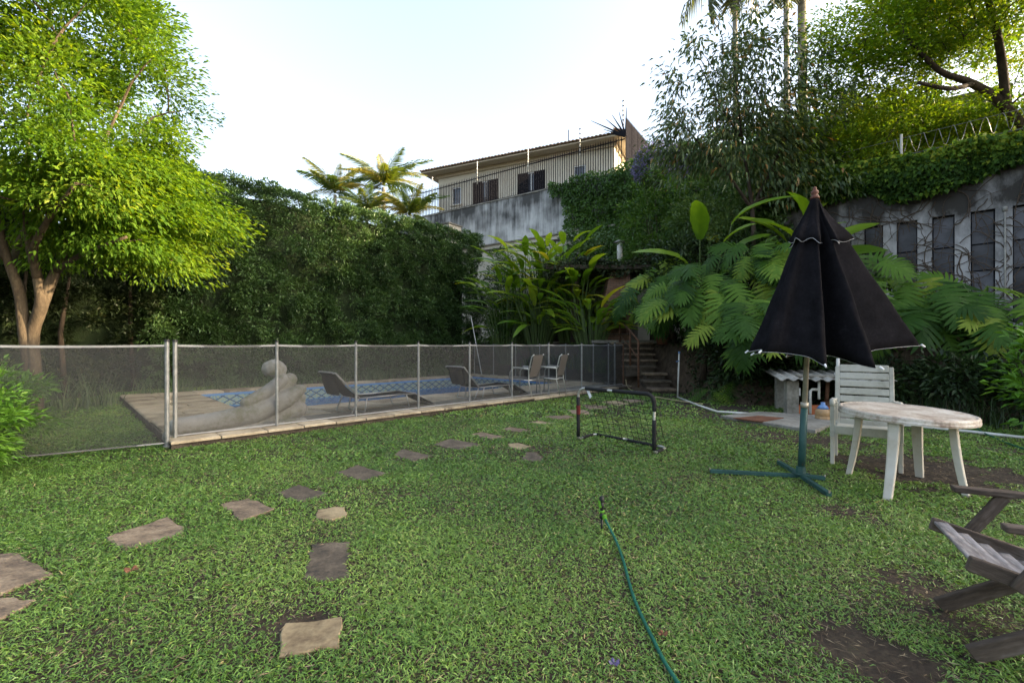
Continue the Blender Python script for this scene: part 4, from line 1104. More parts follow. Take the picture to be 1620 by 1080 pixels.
# vent cap: a small second skirt over the top
m = MB(); rows = 8
def cap_ring(t):
    q = canopy_ring(max(t * 0.30, 0.01))
    out = []
    for k, p in enumerate(q):
        c = axis(p.z); d = Vector((p.x - c.x, p.y - c.y, 0)); L_ = d.length
        sc_ = 0.5 + 0.5 * math.cos(2 * math.pi * 9 * k / cn)
        out.append(p + d.normalized() * (0.012 + 0.035 * t) + Vector((0, 0, 0.012 + (0.035 * sc_ - 0.012) * t)))
    return out
for j in range(rows + 1): m.v += [tuple(p) for p in cap_ring(j / rows)]
for j in range(rows):
    for k in range(cn):
        a = j * cn + k; b = j * cn + (k + 1) % cn; m.f.append((a, a + cn, b + cn, b))
m.f.append(tuple(range(cn)))
vc = m.build('vent_cap', M['canopy'], um, smooth=True); md = vc.modifiers.new('sol', 'SOLIDIFY'); md.thickness = 0.004
h2 = cap_ring(1.0); m = MB(); m.tube(h2 + [h2[0]], 0.004, 5, False); m.build('piping', M['piping'], vc)
for i in range(len(RIBS)):
    a0, r0, z0 = RIBS[i]; e = axis(z0) + Vector((math.cos(R(a0)) * r0, math.sin(R(a0)) * r0, 0))
    m = MB(); r_in = (e - axis(z0)); m.tube([axis(ax1.z).lerp(e, .45) - r_in * .06 - Vector((0, 0, .01)), axis(ax1.z).lerp(e, .97) - r_in * .06 - Vector((0, 0, .01))], 0.006, 5); m.build('rib', M['pole_steel'], um, smooth=True)
    m = MB(); m.tube([e + Vector((0, 0, .01)), e + (e - axis(z0)).normalized() * 0.03 - Vector((0, 0, 0.012))], 0.009, 6); m.build('rib_tip', M['white_tag'], um)

# ================================================================ TABLE
tc_ = Vector((3.66, 4.19, 0))
tb = thing('round_table', 'round white plastic garden table with stained top beside the parasol', 'table', tuple(tc_))
TH = 0.69
prof = [(0.02, 0), (0.40, 0.0), (0.455, -0.002), (0.462, -0.006), (0.470, -0.006), (0.482, 0.0), (0.494, -0.004), (0.500, -0.014), (0.500, -0.035), (0.505, -0.042), (0.503, -0.06), (0.485, -0.06), (0.48, -0.03), (0.02, -0.025)]
m = MB(); m.lathe(prof, n=56); top = m.build('table_top', M['table_top'], tb, smooth=False); top.location = (0, 0, TH); top.rotation_euler = (R(2.2), R(1.0), 0)
for w_ in (G(1343, 750), G(1404, 790), G(1455, 754), G(1528, 784)):
    d = Vector((w_.x - tc_.x, w_.y - tc_.y, 0)); f = d.copy(); d.normalize(); s = Vector((-d.y, d.x, 0))
    t = Vector((f.x, f.y, 0)) * 0.80; t = d * min(t.length, 0.41)
    m = MB()
    rings = []
    for g in np.linspace(0, 1, 7):
        c = t.lerp(f, g ** 1.6); z = (TH - 0.045) * (1 - g) + 0.0 * g - 0.005 * g
        hw_ = 0.043 - 0.013 * g; hd = 0.026 - 0.005 * g
        rings.append([c + s * sx * hw_ + d * sd_ * hd + Vector((0, 0, z)) for sx, sd_ in ((-1, -1), (1, -1), (1, 1), (0.75, 1.25), (-0.75, 1.25), (-1, 1))])
    for rg in rings: m.v += [tuple(p) for p in rg]
    for j in range(6):
        for k in range(6):
            a = j * 6 + k; b = j * 6 + (k + 1) % 6; m.f.append((a, a + 6, b + 6, b))
    m.f += [tuple(range(6))[::-1], tuple(36 + k for k in range(6))]
    m.build('leg', M['dirty_leg'], tb, bevel=0.004)

# ================================================================ PLASTIC ARMCHAIR (local: +y is the front)
fl, fr = G(1317, 734), G(1425, 748)
xr = (fr - fl).normalized(); 
fw = Vector((xr.y, -xr.x, 0))                # towards the viewer
mid_ = (fl + fr) / 2
pc = thing('plastic_armchair', 'white slatted plastic armchair standing behind the round table', 'chair', tuple(mid_ - fw * 0.25), math.atan2(fw.y, fw.x) - math.pi / 2)
w = (fr - fl).length / 2
def pb(name, p, q, ww, hh, mt='white_plastic', up=(0, 0, 1), bev=0.008):
    m = MB(); m.bar(p, q, ww, hh, up); return m.build(name, M[mt], pc, bevel=bev)
for s in (-1, 1):
    pb('front_leg', (s * w, 0.25, 0.30), (s * w, 0.23, 0.655), 0.045, 0.05); pb('leg_sleeve', (s * w, 0.262, 0.0), (s * w, 0.25, 0.30), 0.038, 0.042, 'dirty_leg')
    pb('rear_leg', (s * (w - .02), -0.26, 0.0), (s * (w - .02), -0.20, 0.64), 0.04, 0.05, 'dirty_leg')
    m = MB(); m.tube([(s * w, 0.25, 0.63), (s * w, 0.235, 0.67), (s * w, 0.19, 0.69)], [0.026, .028, .028], 10); m.build('arm_front', M['white_plastic'], pc, smooth=True)
    pb('armrest', (s * w, 0.21, 0.69), (s * (w - .01), -0.24, 0.665), 0.055, 0.028)
B0 = Vector((0, -0.19, 0.36)); B1 = Vector((0, -0.42, 1.06)); bn = (B1 - B0).normalized()
bw = w - 0.035
for s in (-1, 1): pb('back_stile', B0 + Vector((s * bw, 0, 0)), B1 + Vector((s * bw, 0, -.02)), 0.045, 0.03, up=(0, 1, 0))
nsl = 8
for i in range(nsl):
    c = B0.lerp(B1, (i + 0.55) / nsl); hh = (B1 - B0).length / nsl - 0.014
    pb('back_slat', c + Vector((-bw + .02, 0, 0)), c + Vector((bw - .02, 0, 0)), hh if i < nsl - 1 else hh + .01, 0.022, up=(0, 1, .33), bev=0.01)
for i in range(6):
    y = -0.16 + i * 0.08; pb('seat_slat', (-bw, y, 0.385 + .006 * i), (bw, y, 0.385 + .006 * i), 0.066, 0.024)
pb('seat_apron', (-w + .02, 0.275, 0.385), (w - .02, 0.275, 0.385), 0.03, 0.09)
for s in (-1, 1): pb('seat_rail', (s * (w - .03), 0.25, 0.375), (s * (w - .03), -0.21, 0.35), 0.03, 0.05)

# ================================================================ WOODEN CHAIR (local: +y front, +x its right as seen from behind)
wfwd = Vector((-0.87, 0.49, 0)).normalized()
ws_ = (G(1475, 832, 0.40) + G(1527, 890, 0.40)) / 2; ws_.z = 0
wc = thing('wooden_chair', 'weathered folding wooden garden chair cut by the right picture edge', 'chair', tuple(ws_), math.atan2(wfwd.y, wfwd.x) - math.pi / 2)
def wbar(name, p, q, ww, hh, up=(0, 0, 1), mt='wood'):
    m = MB(); m.bar(p, q, ww, hh, up); 
    # grain runs along x of the texture: give each bar its own object frame
    P_, Q_ = Vector(p), Vector(q); c = (P_ + Q_) / 2; d = (Q_ - P_).normalized()
    rot = d.to_track_quat('X', 'Z').to_matrix()
    m.v = [tuple(rot.transposed() @ (Vector(v) - c)) for v in m.v]
    o = m.build(name, M[mt], wc, bevel=0.006); o.location = c; o.rotation_euler = rot.to_euler(); return o
sw = 0.235
for s in (-1, 1):
    wbar('side_rail', (s * sw, 0.0, 0.41), (s * sw, -0.78, 0.20), 0.032, 0.062)
    wbar('front_leg', (s * (sw - .034), -0.02, 0.02), (s * (sw - .034), -0.62, 0.43), 0.03, 0.07)
    wbar('rear_leg', (s * (sw + .034), -0.95, 0.02), (s * (sw + .034), -0.55, 0.60), 0.03, 0.06)
    wbar('arm_post', (s * (sw + .034), -0.13, 0.345), (s * (sw + .034), -0.27, 0.575), 0.028, 0.05)
    wbar('armrest', (s * (sw + .04), -0.09, 0.585), (s * (sw + .04), -0.75, 0.60), 0.06, 0.026)
    wbar('back_stile', (s * (sw - .03), -0.60, 0.25), (s * (sw - .03), -0.98, 1.0), 0.03, 0.05, up=(0, 1, 0))
for i in range(9):
    f = (i + .4) / 9; zc = 0.437 - 0.172 * f - .055 * math.sin(math.pi * min(1, f * 1.1)); wbar('seat_slat', (-sw + .018, -0.005 - 0.64 * f, zc), (sw - .018, -0.005 - 0.64 * f, zc), 0.055, 0.016, mt='bleached_wood')
for i in range(6):
    f = (i + .5) / 6; wbar('back_slat', (-sw + .05, -0.66 - .30 * f, .37 + .60 * f), (sw - .05, -0.66 - .30 * f, .37 + .60 * f), 0.07, 0.014, up=(0, 1, .4))
wbar('stretcher', (-sw, -0.50, 0.35), (sw, -0.50, 0.35), 0.03, 0.04)

# ================================================================ PUMP SHELTER
pr = Vector((5.25, 8.45, 0))
ps = thing('pump_shelter', 'low concrete shelter with corrugated roof over pump pipes at the bank foot', 'shelter', tuple(pr))
rx = Vector((0.95, -0.30, 0)).normalized(); ry = Vector((0.30, 0.95, 0)).normalized(); rzs = math.atan2(rx.y, rx.x)
def PS(x, y, z): 
    p = pr + rx * x + ry * y; return Vector((p.x, p.y, z))
for x in (0.0, 1.22):
    m = MB(); m.box(PS(x, 0, .30), (.2, .22, .66), rzs); m.build('pillar', M['concrete'], ps, world=True, bevel=.01)
    m = MB(); m.box(PS(x, .75, .32), (.18, .18, .70), rzs); m.build('pillar', M['concrete'], ps, world=True, bevel=.01)
m = MB(); n = 56
for i in range(n + 1):
    x = -0.28 + 1.8 * i / n; wv = .024 * math.sin(2 * math.pi * x / .18)
    for y, dz in ((-.30, 0), (1.0, .10)):
        m.v += [tuple(PS(x, y, .67 + dz + wv)), tuple(PS(x, y, .655 + dz + wv))]
for i in range(n):
    a = i * 4; b = a + 4; m.f += [(a, b, b + 2, a + 2), (a + 1, a + 3, b + 3, b + 1), (a, a + 1, b + 1, b), (a + 2, b + 2, b + 3, a + 3)]
m.build('corrugated_roof', M['fibre_cement'], ps, world=True, smooth=True)
m = MB(); m.bar(PS(.1, .05, .715), PS(1.1, .1, .72), .18, .03); m.build('roof_board', M['concrete'], ps, world=True)
m = MB(); m.tube([PS(.28, -.1, .03), PS(.28, -.1, .44), PS(.31, -.1, .48), PS(.40, -.1, .48)], .026, 8); m.tube([PS(.42, -.1, .3), PS(.42, -.1, .64)], .022, 8); m.build('riser_pipe', M['pvc'], ps, world=True, smooth=True)
m = MB(); m.tube([PS(.62, .1, .60), PS(.60, .1, .25)], .035, 10); m.tube([PS(.60, .1, .25), PS(.60, .1, .12)], .07, 10); m.build('pump_body', M['rust'], ps, world=True, smooth=True)
m = MB(); m.box(PS(.10, -.02, .42), (.09, .03, .14), rzs); m.build('switch_box', M['white_frame'], ps, world=True, bevel=.004)
m = MB(); q = PS(.75, .0, .75); m.tube([q, q + Vector((0, 0, .30))], .028, 8); m.tube([q, q + Vector((0, 0, .03))], .06, 8); m.build('vent_pipe', M['pvc'], ps, world=True, smooth=True)
pl = thing('clay_planter', 'orange clay trough on the ground under the corrugated shelter', 'planter', tuple(PS(.36, -.02, 0)), rzs)
m = MB()
for c, d in (((0, -.075, .09), (.58, .02, .18)), ((0, .075, .09), (.58, .02, .18)), ((-.28, 0, .09), (.02, .13, .178)), ((.28, 0, .09), (.02, .13, .178)), ((0, 0, .012), (.54, .128, .02))): m.box(c, d)
m.build('trough', M['orange_clay'], pl)
m = MB(); m.box((0, 0, .13), (.535, .127, .03)); m.build('soil', M['soil'], pl)
jg = thing('water_jug', 'amber plastic water jug with blue neck beside the orange planter', 'jug', tuple(G(1302, 667)))
m = MB(); m.lathe([(.10, 0), (.115, .02), (.115, .09), (.108, .10), (.115, .11), (.115, .19), (.09, .22)], n=18); m.build('body', M['jug'], jg, smooth=True)
m = MB(); m.lathe([(.09, .222), (.06, .27), (.032, .29), (.032, .33)], n=18); m.build('neck', M['jug_blue'], jg, smooth=True)
sl = thing('inspection_slab', 'flat concrete slab with a rusty square cover at lawn edge', 'slab', tuple(G(1230, 669)))
sp_ = [G(u, v) for u, v in ((1140, 662), (1200, 655), (1345, 664), (1290, 686))]
m = MB(); m.prism([(p.x, p.y) for p in sp_], -.05, .055, .01); m.build('concrete', M['concrete'], sl, world=True)
sp_ = [G(u, v, .06) for u, v in ((1160, 661), (1200, 657.5), (1240, 661), (1205, 667))]
m = MB(); m.prism([(p.x, p.y) for p in sp_], .05, .066, .004); m.build('cover', M['rust_plate'], sl, world=True)

# ================================================================ VINE COVERED OUTBUILDING
OB0 = Vector((8.2, 13.37, 0)); obr = R(-45)
ob = thing('outbuilding', 'dirty white outbuilding with tall narrow windows and dead vines', 'building', (OB0.x, OB0.y, TERR - 0.1), obr)
zb = TERR - 0.1
def oz(z): return z - zb
WS = [2.0 + .67 * k for k in range(-2, 9)]
ww, wz0, wz1 = .40, 1.80, 4.45
m = MB()
x_end = WS[-1] + 1.0
m.box((x_end / 2 - .5, .12, oz((1.2 + wz0) / 2)), (x_end + 1, .24, wz0 - 1.2)); m.box((x_end / 2 - .5, .12, oz((wz1 + 5.75) / 2)), (x_end + 1, .24, 5.75 - wz1))
edges = [-1.0] + sum([[s - ww / 2, s + ww / 2] for s in WS], []) + [x_end]
for i in range(0, len(edges), 2):
    a, b = edges[i], edges[i + 1]; m.box(((a + b) / 2, .12, oz((wz0 + wz1) / 2)), (b - a, .239, wz1 - wz0))
wl_ = m.build('wall', M['old_wall'], ob); 
m = MB(); m.box((x_end / 2 - .5, 2.2, oz(3.4)), (x_end + .9, 3.9, 4.5)); m.build('room', M['shutter'], ob)
m = MB(); m.box((x_end / 2 - .5, -.05, oz(1.60)), (x_end + 1, .10, .24)); m.build('plinth', M['concrete'], ob)
m = MB(); m.box((x_end / 2 - .5, 2.3, oz(5.76)), (x_end + .8, 4.0, .06)); m.build('roof_slab', M['concrete'], ob)
for s in WS:
    wf = MB()
    for c, d in (((s - ww / 2 + .012, .12, oz((wz0 + wz1) / 2)), (.024, .04, wz1 - wz0)), ((s + ww / 2 - .012, .12, oz((wz0 + wz1) / 2)), (.024, .04, wz1 - wz0))): wf.box(c, d)
    zs = [wz0 + .012, 2.45, 3.05, 3.68, wz1 - .012]
    for z in zs: wf.box((s, .12, oz(z)), (ww - .05, .039, .026))
    wo_ = wf.build('window', M['iron'], ob)
    for z0_, z1_ in zip(zs[:-1], zs[1:]):
        m = MB(); m.box((s, .125, oz((z0_ + z1_) / 2)), (ww - .05, .008, z1_ - z0_ - .03)); m.build('pane', M['dusty_glass'], wo_)
dp = MB(); dp.tube([(4.36, -.03, oz(1.5)), (4.36, -.03, oz(4.4))], .018, 8); dp.tube([(4.36, -.03, oz(4.35)), (4.36, -.03, oz(4.45))], .04, 8); dp.build('downpipe', M['fibre_cement'], ob, smooth=True)
m = MB(); rv = random.Random(3)
for k in range(340):
    x = rv.uniform(0.5, x_end - .3); z = rv.uniform(1.6, 2.4) if rv.random() < .45 else rv.uniform(2.4, 4.6)
    ang = rv.uniform(.5, 2.64); pts = []
    for j in range(rv.randint(7, 16)):
        pts.append((x, -.012 - rv.random() * .02, oz(z))); ang += rv.gauss(0, .45); ang = min(max(ang, .2), 2.94)
        x += math.cos(ang) * .11; z += math.sin(ang) * .13
        if z > 5.3: break
    if len(pts) > 2: m.tube(pts, rv.uniform(.004, .011), 4, False)
vo_ = m.build('dead_vines', M['vine'], ob); vo_['kind'] = 'stuff'
nw = thing('added_shade_wing', 'plain block added outside the right picture edge to shade the lawn', 'building', tuple(OB0 + Vector((8.6 * S2, -8.6 * S2, TERR - .1))), obr)  # unseen block, added at this height to keep low sun off the lawn
m = MB(); m.box((6.5, 2.0, 3.1), (12.6, 4.2, 6.4)); m.build('wall', M['old_wall'], nw)
m = MB(); m.box((6.5, 2.0, 6.36), (13.0, 4.6, .12)); m.build('roof_slab', M['concrete'], nw)
# razor wire on top
rw = thing('razor_wire', 'coil of razor wire on short posts above the outbuilding roof', 'wire', tuple(OB0 + Vector((1.6, -1.6, 5.85))), obr)
m = MB(); pts = []
for i in range(800):
    t = i / 14.0; s = .1 + .0105 * i
    pts.append((s, .22 * math.cos(2 * math.pi * t * .55), .55 + .20 * math.sin(2 * math.pi * t * .55)))
m.tube(pts, .006, 4, False); m.build('coil', M['wire'], rw)
for k in range(3):
    m = MB(); m.tube([(.3 + 3.4 * k, 0, 0), (.3 + 3.4 * k, 0, .85)], .03, 6); m.build('post', M['pvc'], rw)
m = MB(); m.tube([(-1, .02, .30), (9.5, .02, .32)], .012, 4); m.tube([(-1, .02, .75), (9.5, .02, .76)], .006, 4); m.build('line_wire', M['wire'], rw)

# ================================================================ RETAINING WALL, HOUSE ABOVE
wr_ = math.atan2(WD.y, WD.x)
rwl = thing('retaining_wall', 'tall grey rain streaked retaining wall below the neighbouring house', 'wall', (W0.x, W0.y, 0), wr_)
m = MB(); m.box((-3.5, .17, 8.34), (41, .34, 2.52)); m.build('upper_wall', M['grey_wall'], rwl)
m = MB(); m.box((-3.5, .10, 3.5), (41, .44, 7.1)); m.build('lower_wall', M['cream_wall'], rwl)
m = MB(); m.box((-3.5, .06, 7.085), (41.02, .56, .07)); m.build('ledge', M['concrete'], rwl)
m = MB(); m.box((-3.5, .17, 9.63), (41.02, .42, .07)); m.build('coping', M['concrete'], rwl)
lw = thing('garden_wall', 'cream wall with dark coping showing above the hedge end', 'wall', tuple(A(752, 545, 23.8).xy.to_3d()), wr_)
m = MB(); m.box((1.6, 0, 3.05), (9.0, .2, 6.1)); m.build('wall', M['cream_wall'], lw)
m = MB(); m.box((1.6, 0, 6.15), (9.1, .32, .10)); m.build('coping', M['deckbase'], lw)
cb = thing('parapet_block', 'small cream parapet block in front of the streaked wall above hedge', 'parapet', tuple(A(697, 545, 25.2).xy.to_3d()), wr_)
m = MB(); m.box((0, 0, 3.9), (2.2, 1.0, 7.8)); m.build('block', M['cream_wall'], cb); m = MB(); m.box((0, 0, 7.85), (2.3, 1.1, .08)); m.build('coping', M['concrete'], cb)

def barfence(name, label, loc, rot, length, z0, h, step=.135, bw=.032):
    t = thing(name, label, 'fence', loc, rot)
    bm_ = MB(); bm_.box((0, 0, h / 2), (bw, .032, h)); 
    bm_.add([(-.011, -.011, h), (.011, -.011, h), (.011, .011, h), (-.011, .011, h), (0, 0, h + .14)], [(0, 1, 4), (1, 2, 4), (2, 3, 4), (3, 0, 4)])
    me = bm_.mesh('bar'); me.materials.append(M['iron'])
    n = int(length / step)
    for k in range(n):
        o = bpy.data.objects.new('bar', me); COL.objects.link(o); o.parent = t; o.location = (k * step, 0, 0); o.rotation_euler = (0, 0, random.uniform(-.1, .1))
    for z in (.08, h - .10):
        m = MB(); m.box((length / 2, 0, z), (length, .034, .045)); m.build('rail', M['iron'], t)
    return t
f0 = WP(-11.6, .17, 9.66)
FL = 15.7
barfence('spiked_fence', 'dark spiked bar fence on top of the streaked retaining wall', tuple(f0), wr_, FL, 0, 1.72)
f1 = WP(FL - 11.6 + .06, .17, 9.66)
barfence('spiked_fence', 'dark bar fence running back from the wall corner beside the house', tuple(f1), wr_ + R(90), 7.0, 0, 2.6, step=.085, bw=.07)
fan = thing('spike_fan', 'fan of dark iron spikes at the fence corner', 'spikes', tuple(f1 + Vector((-.05, -.1, 1.7))), wr_)
for k, (an, L_) in enumerate(((88, 1.0), (105, .95), (120, 1.0), (134, 1.05), (146, 1.6), (158, .9), (168, .8))):
    m = MB(); m.tube([(0, 0, 0), (math.cos(R(an)) * L_ * 1.35, 0, .25 + math.sin(R(an)) * L_ * 1.1)], [.06, .012], 5); m.build('spike', M['iron'], fan)
for k, (s, top) in enumerate(((-8.7, 1.1), (-5.0, 1.25), (-1.4, 1.25), (1.75, 1.4), (4.05, 1.35))):
    lab = ['leftmost white rod with insulators on the spiked fence', 'white rod with insulators, second from left on the spiked fence', 'white rod with insulators above the two dark windows', 'white and black rod near the right end of the spiked fence', 'tallest black and white rod at the fence corner'][k]
    p = WP(s, .08, 9.66 + (1.72 if k < 4 else 2.5) - .5)
    t = thing('electric_fence_rod', lab, 'rod', tuple(p), 0, 'electric fence rods')
    m = MB(); m.tube([(0, 0, 0), (0, 0, top + .1)], .022, 6); m.build('rod', M['insulator'], t, smooth=True)
    for j in range(6):
        z = .25 + (top - .2) * j / 5; m = MB(); m.tube([(0, 0, z), (0, 0, z + .06)], .04, 6); m.build('insulator', M['iron'] if k > 2 else M['insulator'], t)

hs0 = Vector((-5.34, 32.66, 9.5))
house = thing('neighbour_house', 'cream house with tiled hip roof behind the spiked fence above', 'house', tuple(hs0), R(-25))
HL, HW, HH = 12.74, 8.6, 4.04
m = MB()
WIN = [(1.15, 1.75, .75, 1.25, 'small'), (2.87, 1.0, 1.95, 2.1, 'shut'), (6.31, 1.0, 1.95, 2.15, 'shut'), (10.16, 1.85, .8, 1.2, 'small')]
xs = [0] + sum([[x, x + w_] for x, z, w_, h_, k in WIN], []) + [HL]
for i in range(0, len(xs), 2): m.box(((xs[i] + xs[i + 1]) / 2, .1, HH / 2), (xs[i + 1] - xs[i], .2, HH))
for x, z, w_, h_, k in WIN:
    m.box((x + w_ / 2, .1, z / 2), (w_, .199, z)); m.box((x + w_ / 2, .1, (z + h_ + HH) / 2), (w_, .199, HH - z - h_))
m.box((HL - .1, HW / 2 + .1, HH / 2), (.2, HW - .2, HH)); m.box((.1, HW / 2 + .1, HH / 2), (.2, HW - .2, HH)); m.box((HL / 2, HW, HH / 2), (HL, .2, HH))
m.build('wall', M['cream_wall'], house)
for x, z, w_, h_, k in WIN:
    fm = MB(); ft = .07
    for c, d in (((x + ft / 2, .1, z + h_ / 2), (ft, .12, h_)), ((x + w_ - ft / 2, .1, z + h_ / 2), (ft, .12, h_)), ((x + w_ / 2, .1, z + ft / 2), (w_ - 2 * ft, .118, ft)), ((x + w_ / 2, .1, z + h_ - ft / 2), (w_ - 2 * ft, .118, ft))): fm.box(c, d)
    if k == 'shut': fm.box((x + w_ / 2, .1, z + h_ / 2), (.06, .11, h_ - .16))
    o = fm.build('window', M['white_frame'], house)
    m = MB(); m.box((x + w_ / 2, .13, z + h_ / 2), (w_ - .15, .02, h_ - .15)); m.build('pane', M['glass'], o)
    if k == 'shut':
        for cx, sg in ((x + .36, 1), (x + w_ - .36, 1)):
            m = MB()
            for j in range(13): m.box((cx, -.03 - .004, z + .1 + j * (h_ - .2) / 12), (.72, .03, .07))
            m.box((cx, -.02, z + h_ / 2), (.74, .02, h_)); m.build('shutter', M['shutter'], o)
        m = MB()
        for j in range(9): m.box((x + w_ * .31 + j * w_ * .38 / 8, -.07, z + .45), (.02, .02, .9))
        m.box((x + w_ / 2, -.07, z + .9), (w_ * .42, .03, .03)); m.build('balcony_bar', M['iron'], o)
    else:
        m = MB(); m.box((x + w_ / 2, -.03, z - .04), (w_ + .2, .1, .08)); m.build('sill', M['soffit'], o)
ov = .95
m = MB(); m.box((HL / 2, HW / 2, HH + .05), (HL + 2 * ov - .1, HW + 2 * ov - .1, .10)); m.build('soffit', M['soffit'], house)
m = MB(); m.box((HL / 2, HW / 2, HH - .12), (HL + .25, HW + .25, .22)); m.build('cornice', M['soffit'], house)
m = MB(); e = ov; m.add([(-e, -e, HH + .14), (HL + e, -e, HH + .14), (HL + e, HW + e, HH + .14), (-e, HW + e, HH + .14), (4.4, HW / 2, HH + 1.9), (HL - 4.4, HW / 2, HH + 1.9)], [(0, 3, 2, 1), (0, 1, 5, 4), (1, 2, 5), (2, 3, 4, 5), (3, 0, 4)])
rf = m.build('roof', M['roof_tile'], house)
tl = MB(); n = 8
for k in range(n + 1):
    a_ = math.pi * k / n
    for y in (0, 1.0): tl.v.append((math.cos(a_) * .11, y, math.sin(a_) * .085))
for k in range(n): a_ = 2 * k; tl.f.append((a_, a_ + 1, a_ + 3, a_ + 2))
tl.f.append(tuple(range(0, 2 * n + 2, 2)))
tme = tl.mesh('roof_tile'); tme.materials.append(M['roof_tile'])
sl_ = math.atan2(1.86, HW / 2 + e)
for k in range(int((HL + 2 * e) / .24)):
    o = bpy.data.objects.new('roof_tile', tme); COL.objects.link(o); o.parent = rf; o.location = (-e + .12 + k * .24, -e - .08, HH + .11 + random.uniform(-.01, .01)); o.rotation_euler = (sl_, 0, random.uniform(-.02, .02))
for k in range(int((HW + 2 * e) / .24)):
    o = bpy.data.objects.new('roof_tile', tme); COL.objects.link(o); o.parent = rf; o.location = (HL + e + .08, -e + .12 + k * .24, HH + .11); o.rotation_euler = (sl_, 0, R(90))
m = MB(); m.tube([(8.4, 4.5, HH + 1.8), (8.4, 4.5, HH + 3.6)], .03, 6); m.build('antenna', M['iron'], rf)
# fallen bits on the lawn
for (u, v, mt, lab, s) in ((208, 902, 'dry_leaf', 'curled brown fallen leaf on the grass at left', .035), (1049, 1004, 'dry_leaf', 'small brown leaf scrap beside the green hose', .02), (972, 1050, 'petal', 'fallen lilac blossom on the grass near the bottom edge', .02)):
    p = G(u, v, .03); m = MB()
    for k in range(5):
        an = k * 1.26 + (0 if mt == 'jug_blue' else 0)
        m.add([p, p + Vector((math.cos(an) * s, math.sin(an) * s, .006)), p + Vector((math.cos(an + .5) * s * 1.2, math.sin(an + .5) * s * .9, .016)), p + Vector((math.cos(an + 1) * s, math.sin(an + 1) * s, .004))], [(0, 1, 2, 3)])
    tag(m.build('fallen_leaf' if mt == 'dry_leaf' else 'fallen_blossom', M[mt], world=True), lab, 'leaf' if mt == 'dry_leaf' else 'blossom')
# ================================================================ VEGETATION
def rnd_dir(n):
    v = rng.normal(0, 1, (n, 3)); return norm(v)

def grow(limbs, centres, root, rbase=0.012, rtop=0.004, rk=0.012):
    """branches: each cluster centre is joined to the nearest point already on the skeleton"""
    nodes = [np.array(p, float) for L_ in limbs for p in L_]
    cs = np.array(centres); order = np.argsort(np.linalg.norm(cs - np.array(root), axis=1))
    out = MB(); NA = np.array(nodes)
    rootv = np.array(root)
    for i in order:
        c = cs[i]
        d = np.linalg.norm(NA - c, axis=1) + 0.35 * np.linalg.norm(NA - rootv, axis=1)
        j = int(np.argmin(d)); s = NA[j]
        ln = np.linalg.norm(c - s)
        n = 3 if ln < 1.2 else 5
        pts = []
        for k in range(n + 1):
            f = k / n
            p = s * (1 - f) + c * f + np.array([0, 0, 0.10 * ln * math.sin(math.pi * f)]) + rng.normal(0, 0.035 * ln, 3) * math.sin(math.pi * f)
            pts.append(p)
        r0 = rbase + rk * ln
        out.tube([tuple(p) for p in pts], list(np.linspace(r0, rtop, n + 1)), 5, False)
        NA = np.vstack([NA] + [p[None] for p in pts[1:]])
    return out

def clusters(centre, rad, n, shell=0.55, bottom=-0.75, seed=0):
    r_ = np.random.default_rng(seed)
    out = []
    while len(out) < n:
        d = r_.normal(0, 1, 3); d /= np.linalg.norm(d)
        if d[2] < bottom: continue
        q = r_.random() ** 0.45
        q = shell + (1 - shell) * q
        if r_.random() < 0.22: q *= r_.uniform(0.5, 1.0)
        out.append(np.array(centre) + d * np.array(rad) * q)
    return out

def spray(cs, per, spread, flat, out_from, L0, W0_, size_j=0.35, dirdown=0.25):
    """leaf positions and directions for clusters cs"""
    cs = np.array(cs); n = len(cs)
    cnt = rng.poisson(per, n)
    idx = np.repeat(np.arange(n), cnt); N = len(idx)
    sp_ = np.repeat(rng.uniform(0.7, 1.3, n) * spread, cnt)[:, None]
    o = rng.normal(0, 1, (N, 3)); o = o / np.linalg.norm(o, axis=1, keepdims=True) * (rng.random((N, 1)) ** 0.5)
    o[:, 2] *= flat
    # each spray droops outward
    outw = norm(cs - np.array(out_from))[idx]
    P_ = cs[idx] + o * sp_ * (1 + 0.0) + outw * (o[:, :1] ** 2) * sp_ * 0.3
    P_[:, 2] -= 0.25 * sp_[:, 0] * (np.hypot(o[:, 0], o[:, 1]) ** 2)
    D_ = norm(o + outw * 0.6 + rnd_dir(N) * 0.6 - np.array([0, 0, dirdown]))
    return P_, D_, L0 * rng.uniform(1 - size_j, 1 + size_j, N), W0_ * rng.uniform(0.75, 1.25, N), idx

# ---- big broadleaf tree on the left
TR = Vector((-8.15, 7.6, 0))
def T(u, v, y): return tuple(A(u, v, y))
lt_ = thing('broadleaf_tree', 'big bright green broadleaf tree with forked trunk behind left fence', 'tree', tuple(TR))
limbs = [
 [TR + V(-.02, 0, -.1), TR + V(0, 0, .6), A(38, 520, 7.6), A(30, 460, 7.6), A(12, 410, 7.5), A(-5, 340, 7.3), A(-20, 240, 7.2)],
 [TR + V(.08, .02, -.1), TR + V(.10, 0, .6), A(52, 530, 7.65), A(66, 480, 7.6), A(60, 440, 7.6), A(48, 390, 7.5), A(40, 320, 7.4), A(45, 220, 7.4)],
 [A(66, 482, 7.62), A(88, 430, 7.7), A(110, 395, 7.8), A(150, 370, 8.0), A(210, 345, 8.3)],
 [A(60, 440, 7.6), A(52, 400, 7.3), A(75, 350, 6.9), A(120, 290, 6.6)],
 [A(30, 460, 7.6), A(20, 420, 7.9), A(40, 360, 8.6), A(90, 280, 9.2)],
 [A(48, 390, 7.5), A(90, 330, 7.7), A(150, 250, 8.0), A(190, 170, 8.2)],
 [A(12, 410, 7.5), A(-40, 370, 7.3), A(-110, 320, 7.0)],
 [A(88, 430, 7.7), A(130, 402, 7.4), A(200, 375, 7.2)],
]
